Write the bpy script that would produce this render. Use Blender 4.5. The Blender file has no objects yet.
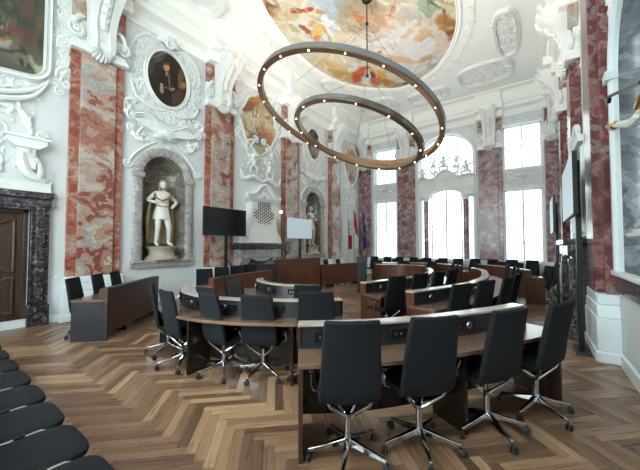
import bpy, math, random
import numpy as np
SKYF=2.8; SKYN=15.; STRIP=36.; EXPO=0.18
from mathutils import Vector, Matrix
PI=math.pi; R=math.radians
col=bpy.context.scene.collection
rnd=random.Random(7)
def lin(h):
    c=[int(h[i:i+2],16)/255 for i in(0,2,4)]
    return tuple((x/12.92 if x<=.04045 else ((x+.055)/1.055)**2.4) for x in c)
# ------------------------------------------------------------------ materials
def newmat(n):
    m=bpy.data.materials.new(n); m.use_nodes=True
    nt=m.node_tree; b=nt.nodes['Principled BSDF']; return m,nt,b
def mat(n,h,rough=.5,metal=0.,bump=0.,bscale=30.,var=0.,vscale=3.,spec=.5,coat=0.):
    m,nt,b=newmat(n); c=lin(h) if isinstance(h,str) else h
    b.inputs['Base Color'].default_value=(*c,1); b.inputs['Roughness'].default_value=rough
    b.inputs['Metallic'].default_value=metal; b.inputs['Specular IOR Level'].default_value=spec
    b.inputs['Coat Weight'].default_value=coat
    tc=nt.nodes.new('ShaderNodeTexCoord')
    if var:
        no=nt.nodes.new('ShaderNodeTexNoise'); no.inputs['Scale'].default_value=vscale; no.inputs['Detail'].default_value=4
        nt.links.new(tc.outputs['Object'],no.inputs['Vector'])
        mx=nt.nodes.new('ShaderNodeMix'); mx.data_type='RGBA'
        mx.inputs['A'].default_value=(*[x*(1-var) for x in c],1); mx.inputs['B'].default_value=(*[min(1,x*(1+var)) for x in c],1)
        nt.links.new(no.outputs['Fac'],mx.inputs['Factor']); nt.links.new(mx.outputs['Result'],b.inputs['Base Color'])
    if bump:
        no=nt.nodes.new('ShaderNodeTexNoise'); no.inputs['Scale'].default_value=bscale; no.inputs['Detail'].default_value=3
        nt.links.new(tc.outputs['Object'],no.inputs['Vector'])
        bp=nt.nodes.new('ShaderNodeBump'); bp.inputs['Strength'].default_value=bump; bp.inputs['Distance'].default_value=.02
        nt.links.new(no.outputs['Fac'],bp.inputs['Height']); nt.links.new(bp.outputs['Normal'],b.inputs['Normal'])
    return m
def ramp(nt,stops,interp='LINEAR'):
    r=nt.nodes.new('ShaderNodeValToRGB'); cr=r.color_ramp; cr.interpolation=interp
    while len(cr.elements)<len(stops): cr.elements.new(.5)
    for e,(p,h) in zip(cr.elements,stops): e.position=p; e.color=(*lin(h),1)
    return r
def marble(n,stops,scale=1.2,warp=1.2,vein='e8e0d6',veinamt=.35,rough=.22,zs=1.6,fine=9.):
    m,nt,b=newmat(n); N=nt.nodes.new; L=nt.links.new
    g=N('ShaderNodeNewGeometry'); mp=N('ShaderNodeMapping'); mp.inputs['Scale'].default_value=(1,1,zs); L(g.outputs['Position'],mp.inputs['Vector'])
    a=N('ShaderNodeTexNoise'); a.inputs['Scale'].default_value=scale; a.inputs['Detail'].default_value=4; a.inputs['Distortion'].default_value=warp; a.inputs['Roughness'].default_value=.55
    L(mp.outputs['Vector'],a.inputs['Vector'])
    r=ramp(nt,stops,'CONSTANT'); L(a.outputs['Fac'],r.inputs['Fac'])
    f=N('ShaderNodeTexNoise'); f.inputs['Scale'].default_value=fine; f.inputs['Detail'].default_value=6; f.inputs['Distortion'].default_value=.3; L(mp.outputs['Vector'],f.inputs['Vector'])
    fr=N('ShaderNodeMapRange'); fr.inputs['From Min'].default_value=.3; fr.inputs['From Max'].default_value=.7; fr.inputs['To Min'].default_value=.74; fr.inputs['To Max'].default_value=1.2
    L(f.outputs['Fac'],fr.inputs['Value'])
    mu=N('ShaderNodeMix'); mu.data_type='RGBA'; mu.blend_type='MULTIPLY'; mu.inputs['Factor'].default_value=1
    L(r.outputs['Color'],mu.inputs['A']); L(fr.outputs['Result'],mu.inputs['B'])
    v=N('ShaderNodeTexNoise'); v.inputs['Scale'].default_value=scale*2.2; v.inputs['Detail'].default_value=6; v.inputs['Distortion'].default_value=.8; L(g.outputs['Position'],v.inputs['Vector'])
    vr=N('ShaderNodeMapRange'); vr.inputs['From Min'].default_value=.56; vr.inputs['From Max'].default_value=.66; vr.inputs['To Max'].default_value=veinamt; L(v.outputs['Fac'],vr.inputs['Value'])
    mx=N('ShaderNodeMix'); mx.data_type='RGBA'; mx.inputs['B'].default_value=(*lin(vein),1); L(vr.outputs['Result'],mx.inputs['Factor']); L(mu.outputs['Result'],mx.inputs['A'])
    L(mx.outputs['Result'],b.inputs['Base Color']); b.inputs['Roughness'].default_value=rough
    return m
def wood(n,h1,h2,rough=.35,axis='Z',sc=22.,coat=.15):
    m,nt,b=newmat(n); N=nt.nodes.new; L=nt.links.new
    g=N('ShaderNodeNewGeometry'); mp=N('ShaderNodeMapping')
    mp.inputs['Scale'].default_value=(1,1,.06) if axis=='Z' else (.25,.25,1)
    L(g.outputs['Position'],mp.inputs['Vector'])
    a=N('ShaderNodeTexNoise'); a.inputs['Scale'].default_value=sc; a.inputs['Detail'].default_value=4; L(mp.outputs['Vector'],a.inputs['Vector'])
    r=ramp(nt,[(.3,h1),(.7,h2)]); L(a.outputs['Fac'],r.inputs['Fac']); L(r.outputs['Color'],b.inputs['Base Color'])
    b.inputs['Roughness'].default_value=rough; b.inputs['Coat Weight'].default_value=coat; b.inputs['Coat Roughness'].default_value=.15
    return m
def painted(n,rough=.7,spec=.3):
    m,nt,b=newmat(n); a=nt.nodes.new('ShaderNodeAttribute'); a.attribute_name='Col'
    nt.links.new(a.outputs['Color'],b.inputs['Base Color']); b.inputs['Roughness'].default_value=rough; b.inputs['Specular IOR Level'].default_value=spec; return m
def emit(n,h,s):
    m,nt,b=newmat(n); b.inputs['Base Color'].default_value=(*lin(h),1); b.inputs['Emission Color'].default_value=(*lin(h),1); b.inputs['Emission Strength'].default_value=s; return m
def floor_mat():
    m,nt,b=newmat('herringbone parquet'); N=nt.nodes.new; L=nt.links.new
    def M(op,a,c=None,d=None):
        q=N('ShaderNodeMath'); q.operation=op
        for i,x in enumerate((a,c,d)):
            if x is None: continue
            if isinstance(x,(int,float)): q.inputs[i].default_value=x
            else: L(x,q.inputs[i])
        return q.outputs[0]
    g=N('ShaderNodeNewGeometry'); mp=N('ShaderNodeMapping'); mp.vector_type='POINT'
    mp.inputs['Rotation'].default_value=(0,0,R(46)); W=.088; mp.inputs['Scale'].default_value=(1/W,1/W,1)
    L(g.outputs['Position'],mp.inputs['Vector']); s=N('ShaderNodeSeparateXYZ'); L(mp.outputs['Vector'],s.inputs[0])
    u=M('ADD',s.outputs[0],600.); v=M('ADD',s.outputs[1],600.)
    i=M('FLOOR',u); j=M('FLOOR',v); n=7.
    d=M('SUBTRACT',i,j); d2=M('ADD',d,2*n*200); mm=M('MODULO',d2,2*n); q=M('FLOOR',M('DIVIDE',d2,2*n))
    hz=M('LESS_THAN',mm,n-.5)
    idh=M('SUBTRACT',i,mm)                      # horizontal id (idh, j)
    def sel(a,c): return M('ADD',M('MULTIPLY',a,hz),M('MULTIPLY',c,M('SUBTRACT',1.,hz)))
    ida=sel(idh,i); idb=sel(j,M('ADD',q,5000.))
    cx=N('ShaderNodeCombineXYZ'); L(ida,cx.inputs[0]); L(idb,cx.inputs[1])
    wn=N('ShaderNodeTexWhiteNoise'); wn.noise_dimensions='2D'; L(cx.outputs[0],wn.inputs['Vector'])
    along=sel(u,v); across=sel(v,u)
    gx=N('ShaderNodeCombineXYZ'); L(M('MULTIPLY',along,.12),gx.inputs[0]); L(M('MULTIPLY',across,2.2),gx.inputs[1]); L(M('MULTIPLY',wn.outputs['Value'],50.),gx.inputs[2])
    gn=N('ShaderNodeTexNoise'); gn.inputs['Scale'].default_value=1.6; gn.inputs['Detail'].default_value=5; L(gx.outputs[0],gn.inputs['Vector'])
    t=M('ADD',M('MULTIPLY',wn.outputs['Value'],.66),M('MULTIPLY',gn.outputs['Fac'],.36))
    r=ramp(nt,[(.1,'564031'),(.3,'6a4f3d'),(.5,'7e6049'),(.68,'917057'),(.84,'aa8968'),(.97,'cba97e')]); L(t,r.inputs['Fac'])
    fa=M('FRACT',across); e=M('MINIMUM',fa,M('SUBTRACT',1.,fa))
    # butt joints
    fu=M('FRACT',along)
    endh=M('MULTIPLY',M('LESS_THAN',M('FRACT',u),.04),M('LESS_THAN',mm,.5))
    edge=M('MAXIMUM',M('LESS_THAN',e,.03),M('MULTIPLY',endh,hz))
    mx=N('ShaderNodeMix'); mx.data_type='RGBA'; L(M('MULTIPLY',edge,.6),mx.inputs['Factor']); L(r.outputs['Color'],mx.inputs['A']); mx.inputs['B'].default_value=(*lin('33231a'),1)
    L(mx.outputs['Result'],b.inputs['Base Color']); b.inputs['Roughness'].default_value=.33
    rr=M('ADD',M('MULTIPLY',gn.outputs['Fac'],.2),.2); L(rr,b.inputs['Roughness']); b.inputs['Specular IOR Level'].default_value=.5
    bp=N('ShaderNodeBump'); bp.inputs['Strength'].default_value=.15; bp.inputs['Distance'].default_value=.004; L(M('SUBTRACT',gn.outputs['Fac'],edge),bp.inputs['Height']); L(bp.outputs['Normal'],b.inputs['Normal'])
    return m
M_={}
M_['floor']=floor_mat()
M_['wall']=mat('wall plaster','d4d6d8',.7,bump=.1,bscale=8,var=.03)
M_['ceil']=mat('ceiling plaster','f3f3ef',.7,bump=.05,bscale=6,var=.02)
M_['stucco']=mat('white stucco','e6e7e5',.6,bump=.25,bscale=14,var=.06,vscale=9)
M_['red']=marble('red marble',[(0,'85524a'),(.35,'986759'),(.41,'a98879'),(.45,'b8a798'),(.495,'9f9c9a'),(.53,'a98a7d'),(.56,'884f45'),(.61,'a27c70'),(.66,'bbafa0')],scale=.8,warp=.25,zs=1.35,fine=14.,veinamt=.5,vein='c4b5a8')
M_['redstrip']=marble('red marble border',[(0,'88473a'),(.42,'a0604f'),(.5,'a98070'),(.56,'8c4a3e'),(.62,'a3695a')],scale=1.6,warp=.3,veinamt=.2,fine=14.)
M_['pink']=marble('pink veined marble',[(0,'74464a'),(.38,'865658'),(.44,'947274'),(.49,'a29496'),(.52,'88838a'),(.55,'926667'),(.6,'7c4548'),(.65,'9d8985')],scale=1.8,warp=.5,zs=1.1,fine=16.,veinamt=.55,vein='cfc6c6')
M_['bluestone']=marble('blue grey marble',[(0,'585c61'),(.4,'6c7177'),(.47,'868c92'),(.52,'5f646a'),(.58,'7b8187')],scale=1.6,warp=.5,zs=1.,fine=12.,veinamt=.4,vein='a7adb2')
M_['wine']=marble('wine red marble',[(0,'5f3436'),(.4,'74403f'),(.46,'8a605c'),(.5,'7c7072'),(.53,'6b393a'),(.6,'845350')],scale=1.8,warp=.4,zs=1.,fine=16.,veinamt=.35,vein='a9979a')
M_['grey']=marble('grey marble',[(0,'97928f'),(.42,'aaa39e'),(.5,'9d9896'),(.58,'b5b0ab')],scale=2.,warp=.4,veinamt=.4,vein='cdc7c0')
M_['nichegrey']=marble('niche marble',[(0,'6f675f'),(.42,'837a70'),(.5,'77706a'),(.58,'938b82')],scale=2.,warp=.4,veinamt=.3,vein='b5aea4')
M_['black']=marble('dark marble',[(0,'2a272b'),(.45,'3c363a'),(.52,'565157'),(.58,'332e33')],scale=5.,veinamt=.5,vein='a8a2a6',rough=.2)
M_['walnut']=wood('walnut veneer','4a2c20','6c4431')
M_['walnut2']=wood('dark walnut veneer','33221b','4a322a')
M_['top']=wood('worktop veneer','614a3c','7d6250',rough=.25,axis='X',sc=8.,coat=.5)
M_['captop']=wood('console cap','a89a8e','bdb2a8',rough=.25,axis='X',sc=8.,coat=.6)
M_['door']=wood('old walnut door','33241b','513c2d',rough=.45)
M_['fabric']=mat('charcoal fabric','1a1c21',.85,bump=.15,bscale=300,var=.1,vscale=60,spec=.25)
M_['shadewood']=wood('shade darkened walnut','1d1613','2c211c',rough=.2)  # walnut darkened so its colour carries the shade under the desks
M_['greylam']=mat('dark grey laminate','26282d',.45)
M_['panelgrey']=mat('console grey','1d1f23',.4)
M_['chrome']=mat('polished chrome','c4c6ca',.12,metal=1.)
M_['plastic']=mat('black plastic','131416',.35)
M_['rubber']=mat('castor rubber','2a2b2e',.5)
M_['screenoff']=mat('dark screen','15161a',.12)
M_['screenreflect']=emit('pale screen with reflection glow','b4c2ca',.4)  # weak emission stands in for windows reflected in the screens
M_['gold']=mat('gilding','b0883f',.3,metal=.8,var=.2,vscale=20)
M_['stat']=mat('statue marble','d9d6cf',.45,bump=.15,bscale=20,var=.07,vscale=6)
M_['mantle']=mat('aged statue mantle','a8977c',.5,var=.12,vscale=6)
M_['pedestal']=mat('veined pedestal stone','a89d8c',.35,var=.15,vscale=5)
M_['bronze']=mat('brushed bronze','8d735c',.3,metal=.8)
M_['steel']=mat('brushed steel','8a8b8e',.25,metal=.9)
M_['paint']=painted('painted canvas')
M_['cloth']=painted('flag cloth',.8)
M_['spot']=emit('led spot','fff4e0',14)
M_['glow']=emit('added ceiling uplight','fff6ee',STRIP)  # uplight added on the chandelier ring tops to brighten the ceiling
M_['white']=mat('white lacquer','dfe6ea',.5)
M_['mirror']=mat('mirror glass','c8d2d6',.06,metal=1.)
def glass():
    m=bpy.data.materials.new('window glass'); m.use_nodes=True; nt=m.node_tree; nt.nodes.clear()
    o=nt.nodes.new('ShaderNodeOutputMaterial'); t=nt.nodes.new('ShaderNodeBsdfTransparent'); g=nt.nodes.new('ShaderNodeBsdfGlossy'); x=nt.nodes.new('ShaderNodeMixShader')
    t.inputs[0].default_value=(.93,.99,.98,1); g.inputs['Roughness'].default_value=.05; x.inputs[0].default_value=.05
    nt.links.new(t.outputs[0],x.inputs[1]); nt.links.new(g.outputs[0],x.inputs[2]); nt.links.new(x.outputs[0],o.inputs[0]); return m
M_['glass']=glass()
# ------------------------------------------------------------------ mesh builder
class MB:
    def __init__(s): s.v=[]; s.f=[]
    def add(s,vs,fs,M=None):
        o=len(s.v)
        s.v+= [tuple(M@Vector(p)) for p in vs] if M is not None else [tuple(p) for p in vs]
        s.f+=[tuple(i+o for i in f) for f in fs]; return s
    def box(s,a,b,M=None):
        x0,y0,z0=a; x1,y1,z1=b
        return s.add([(x0,y0,z0),(x1,y0,z0),(x1,y1,z0),(x0,y1,z0),(x0,y0,z1),(x1,y0,z1),(x1,y1,z1),(x0,y1,z1)],
            [(3,2,1,0),(4,5,6,7),(0,1,5,4),(1,2,6,5),(2,3,7,6),(3,0,4,7)],M)
    def prism(s,poly,z0,z1,M=None):
        n=len(poly)
        return s.add([(x,y,z0) for x,y in poly]+[(x,y,z1) for x,y in poly],[tuple(range(n))[::-1],tuple(range(n,2*n))]+[(i,(i+1)%n,n+(i+1)%n,n+i) for i in range(n)],M)
    def lathe(s,prof,c=(0,0,0),n=16,M=None,a0=0,a1=2*PI):
        full=abs(a1-a0-2*PI)<1e-6; k=n if full else n+1; vs=[]
        for r,z in prof:
            for i in range(k):
                a=a0+(a1-a0)*i/n; vs.append((c[0]+r*math.cos(a),c[1]+r*math.sin(a),c[2]+z))
        fs=[]
        for j in range(len(prof)-1):
            for i in range(n):
                i2=(i+1)%k; fs.append((j*k+i,j*k+i2,(j+1)*k+i2,(j+1)*k+i))
        return s.add(vs,fs,M)
    def tube(s,pts,r,n=6,closed=False,M=None,flat=1.):
        P=[Vector(p) for p in pts]; m=len(P); rs=r if isinstance(r,(list,tuple)) else [r]*m; vs=[]; up=None
        for i in range(m):
            t=(P[(i+1)%m]-P[i-1]) if closed else (P[min(i+1,m-1)]-P[max(i-1,0)])
            if t.length<1e-9: t=Vector((0,0,1))
            t.normalize()
            if up is None: up=Vector((0,0,1)) if abs(t.z)<.9 else Vector((0,1,0))
            a=(up-t*up.dot(t)).normalized(); b=t.cross(a); up=a
            for k in range(n):
                w=2*PI*k/n; vs.append(P[i]+(a*math.cos(w)*flat+b*math.sin(w))*rs[i])
        fs=[(i*n+k,i*n+(k+1)%n,((i+1)%m)*n+(k+1)%n,((i+1)%m)*n+k) for i in range(m if closed else m-1) for k in range(n)]
        if not closed: fs+=[tuple(range(n))[::-1],tuple(range((m-1)*n,m*n))]
        return s.add(vs,fs,M)
    def sweep(s,path,sec,closed=False,M=None,seccl=True,caps=True):
        """path: [(x,y)], sec: [(offset to the right of travel, z)]"""
        m=len(path); k=len(sec); vs=[]
        for i in range(m):
            p=Vector(path[i]); 
            a=Vector(path[(i+1)%m])-p if (closed or i<m-1) else p-Vector(path[i-1])
            b=p-Vector(path[i-1]) if (closed or i>0) else a
            a.normalize(); b.normalize(); t=(a+b).normalized(); c=max(.3,t.dot(a)); nr=Vector((t.y,-t.x))/c
            for o,z in sec: vs.append((p.x+nr.x*o,p.y+nr.y*o,z))
        fs=[]
        for i in range(m if closed else m-1):
            for j in range(k if seccl else k-1):
                a=i*k+j;b=i*k+(j+1)%k;c=((i+1)%m)*k+(j+1)%k;d=((i+1)%m)*k+j; fs.append((a,b,c,d))
        if not closed and seccl and caps: fs+=[tuple(range(k))[::-1],tuple(range((m-1)*k,m*k))]
        return s.add(vs,fs,M)
    def ball(s,c,r,n=8,m=6,M=None):
        if not isinstance(r,(tuple,list)): r=(r,r,r)
        vs=[(c[0],c[1],c[2]-r[2])]
        for j in range(1,m):
            t=-PI/2+PI*j/m
            for i in range(n): a=2*PI*i/n; vs.append((c[0]+r[0]*math.cos(t)*math.cos(a),c[1]+r[1]*math.cos(t)*math.sin(a),c[2]+r[2]*math.sin(t)))
        vs.append((c[0],c[1],c[2]+r[2])); fs=[(0,1+(i+1)%n,1+i) for i in range(n)]
        for j in range(m-2):
            for i in range(n): a=1+j*n; fs.append((a+i,a+(i+1)%n,a+n+(i+1)%n,a+n+i))
        a=1+(m-2)*n; fs+=[(a+i,a+(i+1)%n,len(vs)-1) for i in range(n)]
        return s.add(vs,fs,M)
    def build(s,name,m,parent=None,bevel=0,loc=None,xf=None,smooth=True,angle=38,cols=None,seg=2):
        me=bpy.data.meshes.new(name); vs=[xf(p) for p in s.v] if xf else s.v
        me.from_pydata(vs,[],s.f); me.materials.append(M_[m] if isinstance(m,str) else m)
        if xf:
            import bmesh
            b=bmesh.new(); b.from_mesh(me); bmesh.ops.recalc_face_normals(b,faces=b.faces); b.to_mesh(me); b.free()
        if smooth:
            me.polygons.foreach_set('use_smooth',[True]*len(me.polygons)); me.set_sharp_from_angle(angle=R(angle))
        if cols is not None:
            a=me.color_attributes.new('Col','FLOAT_COLOR','POINT'); a.data.foreach_set('color',np.asarray(cols,dtype=np.float32).ravel())
        o=bpy.data.objects.new(name,me); col.objects.link(o)
        if parent is not None: o.parent=parent
        if loc: o.location=loc
        if bevel:
            bm=o.modifiers.new('bevel','BEVEL'); bm.width=bevel; bm.segments=seg; bm.limit_method='ANGLE'; bm.angle_limit=R(40)
        return o
def tag(o,label=None,cat=None,group=None,kind=None):
    if label: o['label']=label
    if cat: o['category']=cat
    if group: o['group']=group
    if kind: o['kind']=kind
    return o
def thing(name,label,cat,loc=(0,0,0),rz=0,group=None):
    o=bpy.data.objects.new(name,None); o.empty_display_size=.2; col.objects.link(o); o.location=loc; o.rotation_euler=(0,0,rz); return tag(o,label,cat,group)
def struct(o): o['kind']='structure'; return o
def dup(r,loc=None,rz=None,label=None,group=None):
    def cp(o,par):
        c=o.copy(); col.objects.link(c); c.parent=par
        for ch in kids.get(o.name,[]): cp(ch,c)
        return c
    kids={}
    for o in list(r.children_recursive): kids.setdefault(o.parent.name,[]).append(o)
    n=cp(r,None)
    if loc is not None: n.location=loc
    if rz is not None: n.rotation_euler=(0,0,rz)
    if label: n['label']=label
    if group: n['group']=group
    return n
# wall frames: (u along wall, v height, d out of the wall into the room)
LX=-8.42; RX=.95; FY=15.8; BY=-1.6; CZ=8.6
xl=lambda p:(LX+p[2],p[0],p[1])
xr=lambda p:(RX-p[2],p[0],p[1])
xf_=lambda p:(p[0],FY-p[2],p[1])
xb=lambda p:(p[0],BY+p[2],p[1])
xc=lambda p:(p[0],p[1],CZ-p[2])
# ------------------------------------------------------------------ relief vocabulary (u,v,d)
def scroll(mb,u,v,r,th,a0=0,turns=1.75,dr=1,n=22,d=0):
    P=[];rr=[]
    for i in range(n):
        t=i/(n-1); q=r*(1-t)**1.15+.04*r; a=a0+dr*turns*2*PI*t
        P.append((u+q*math.cos(a),v+q*math.sin(a),d+th*.7+th*1.2*t)); rr.append(th*(1-.45*t))
    mb.tube(P,rr,5); mb.ball((u,v,d+th*1.3),th*.9,6,4)
def curve(mb,pts,th,n=14,taper=True,d=0):
    A=[Vector(p) for p in pts]; m=len(A); P=[];rr=[]
    for i in range(n):                     # catmull-rom
        t=i/(n-1)*(m-1); k=min(int(t),m-2); f=t-k
        p0=A[max(k-1,0)];p1=A[k];p2=A[k+1];p3=A[min(k+2,m-1)]
        q=.5*((2*p1)+(p2-p0)*f+(2*p0-5*p1+4*p2-p3)*f*f+(3*p1-p0-3*p2+p3)*f**3)
        P.append((q.x,q.y,d+th*.7)); rr.append(th*(1-.75*abs(2*i/(n-1)-1)**2) if taper else th)
    mb.tube(P,rr,6)
def leaf(mb,u,v,a,L,w,d=0,h=None,curl=.35):
    h=h or w*.85; vs=[];n=6
    for i in range(n):
        t=i/(n-1); ang=a+curl*t*t*2; wi=w*math.sin(PI*min(1,t*.9+.1))**.8*(1-.15*(i%2)); x=L*t
        cu,cv=u+x*math.cos(a+curl*t*t),v+x*math.sin(a+curl*t*t); hh=h*(.5+.9*t)
        s_,c_=math.sin(ang),math.cos(ang)
        vs+=[(cu-s_*wi,cv+c_*wi,d),(cu-s_*wi*.45,cv+c_*wi*.45,d+hh*.55),(cu,cv,d+hh*(1 if i else .4)),(cu+s_*wi*.45,cv-c_*wi*.45,d+hh*.55),(cu+s_*wi,cv-c_*wi,d)]
    mb.add(vs,[(i*5+j,i*5+j+1,(i+1)*5+j+1,(i+1)*5+j) for i in range(n-1) for j in range(4)])
def flower(mb,u,v,r,d=0,n=5):
    for i in range(n): a=2*PI*i/n; mb.ball((u+.6*r*math.cos(a),v+.6*r*math.sin(a),d+r*.25),(r*.42,r*.42,r*.35),6,4)
    mb.ball((u,v,d+r*.45),r*.3,6,4)
def shell(mb,u,v,r,a0,a1,n=9,d=0,h=.08):
    vs=[(u,v,d+h*.6)]; k=n*4
    for ring,(fr,hh) in enumerate(((.35,1.),(.75,1.1),(1.,.5),(1.,-.2))):
        for i in range(k+1):
            t=i/k; a=a0+(a1-a0)*t; w=abs(math.sin(PI*n*t)); q=r*fr*(.9+.12*w)
            vs.append((u+q*math.cos(a),v+q*math.sin(a),d+h*hh*(.55+.6*w)))
    m=k+1; fs=[(0,1+i,2+i) for i in range(k)]
    for j in range(3): fs+=[(1+j*m+i,2+j*m+i,2+(j+1)*m+i,1+(j+1)*m+i) for i in range(k)]
    mb.add(vs,fs)
def acanthus(mb,u,v,a,L,th,dr=1,d=0,rg=rnd):
    pts=[(u+L*t*math.cos(a+dr*.9*t*t)+0,v+L*t*math.sin(a+dr*.9*t*t),0) for t in(0,.33,.66,1)]
    curve(mb,pts,th,12,d=d); e=pts[-1]; scroll(mb,e[0],e[1],L*.2,th*.75,a0=a+dr*.9-PI/2*dr,dr=dr,n=16,d=d)
    for i,t in enumerate((.2,.4,.6,.8)):
        k=Vector(pts[0]).lerp(Vector(pts[-1]),t); s=1 if i%2 else -1
        leaf(mb,k.x,k.y,a+s*(.7+.3*rg.random()),L*.34,th*1.8,d=d)
def vine(mb,u0,v0,u1,v1,amp,waves,th,rg,d=0,dens=1.):
    n=max(10,int(waves*8)); D=Vector((u1-u0,v1-v0)); L=D.length; D.normalize(); Nn=Vector((-D.y,D.x)); P=[]
    for i in range(n+1):
        t=i/n; s=math.sin(t*waves*2*PI)*amp; P.append((u0+D.x*L*t+Nn.x*s,v0+D.y*L*t+Nn.y*s,d+th*.6))
    mb.tube(P,th,5); an=math.atan2(D.y,D.x)
    m=max(2,int(waves*2*dens))
    for i in range(m):
        t=(i+.5)/m; sg=1 if i%2==0 else -1; x=u0+D.x*L*t;y=v0+D.y*L*t
        scroll(mb,x-Nn.x*sg*amp*.2,y-Nn.y*sg*amp*.2,amp*.75,th*.8,a0=an+(PI/2)*sg,dr=-sg,n=14,d=d)
        for k in range(3):
            leaf(mb,x+rg.uniform(-.5,.5)*amp,y+rg.uniform(-.5,.5)*amp,an+rg.uniform(0,2*PI),amp*.75,th*1.6,d=d)
        if rg.random()<.6: flower(mb,x+Nn.x*sg*amp*.7,y+Nn.y*sg*amp*.7,amp*.3,d=d)
def cluster(mb,u,v,ru,rv,n,rg,s=1.,d=0):
    for i in range(n):
        a=rg.uniform(0,2*PI); q=math.sqrt(rg.random()); x=u+ru*q*math.cos(a); y=v+rv*q*math.sin(a); k=rg.random()
        if k<.4: leaf(mb,x,y,rg.uniform(0,2*PI),.2*s*rg.uniform(.7,1.3),.045*s,d=d)
        elif k<.7: scroll(mb,x,y,.085*s*rg.uniform(.7,1.3),.02*s,a0=rg.uniform(0,6),dr=rg.choice((-1,1)),n=12,turns=1.2,d=d)
        elif k<.85: flower(mb,x,y,.06*s,d=d)
        else: curve(mb,[(x,y,0),(x+rg.uniform(-.2,.2)*s,y+rg.uniform(-.2,.2)*s,0),(x+rg.uniform(-.25,.25)*s,y+rg.uniform(-.25,.25)*s,0)],.024*s,8,d=d)
def putto(mb,u,v,s,d=.05,fl=1):
    """small seated cherub in relief"""
    mb.ball((u,v+.30*s,d+.10*s),(.085*s,.1*s,.09*s),8,6)
    mb.ball((u,v+.10*s,d+.09*s),(.11*s,.14*s,.1*s),8,6)
    mb.ball((u+.02*fl*s,v-.04*s,d+.09*s),(.12*s,.1*s,.1*s),8,6)
    for k in(-1,1):
        mb.tube([(u+k*.08*s,v+.18*s,d+.08*s),(u+k*.2*s,v+(.12+.1*k*fl)*s,d+.1*s),(u+k*.28*s,v+(.12+.2*k*fl)*s,d+.08*s)],[.045*s,.038*s,.026*s],6)
        mb.tube([(u+k*.06*s,v-.08*s,d+.1*s),(u+k*.18*s,v-.12*s,d+.16*s),(u+k*.16*s,v-.32*s,d+.1*s)],[.06*s,.055*s,.03*s],6)
def frame_path(mb,pts,w,h,M=None):
    """moulded frame along a closed (u,v) outline"""
    sec=[(-w/2,0),(-w/2,h*.6),(-w*.3,h),(-w*.1,h*.55),(w*.12,h*.55),(w*.3,h*.9),(w/2,h*.4),(w/2,0)]
    mb.sweep(pts,sec,closed=True)
def ellipse(cu,cv,a,b,n=48,p=2.):
    o=[]
    for i in range(n):
        t=2*PI*i/n; c,s=math.cos(t),math.sin(t); o.append((cu+a*math.copysign(abs(c)**(2/p),c),cv+b*math.copysign(abs(s)**(2/p),s)))
    return o
def lobed(cu,cv,a,b,n=96,k=.06):
    o=[]
    for i in range(n):
        t=2*PI*i/n; q=1+k*math.cos(4*t)+k*.7*math.cos(8*t+.6); o.append((cu+a*q*math.cos(t),cv+b*q*math.sin(t)))
    return o
def vnoise(x,y,seed,f):
    rs=np.random.RandomState(seed); T=rs.rand(256,256)*2-1; u=x*f+97.3; v=y*f+51.7
    i=np.floor(u).astype(int); j=np.floor(v).astype(int); a=u-i; b=v-j; a=a*a*(3-2*a); b=b*b*(3-2*b)
    g=lambda p,q:T[p%256,q%256]
    return (g(i,j)*(1-a)+g(i+1,j)*a)*(1-b)+(g(i,j+1)*(1-a)+g(i+1,j+1)*a)*b
def noise2(x,y,seed,oct=4):
    o=0; 
    for k in range(oct): c,s_=math.cos(k*1.1+.4),math.sin(k*1.1+.4); o=o+vnoise(x*c-y*s_,x*s_+y*c,seed+17*k,2.**k)/1.8**k
    return o
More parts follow.
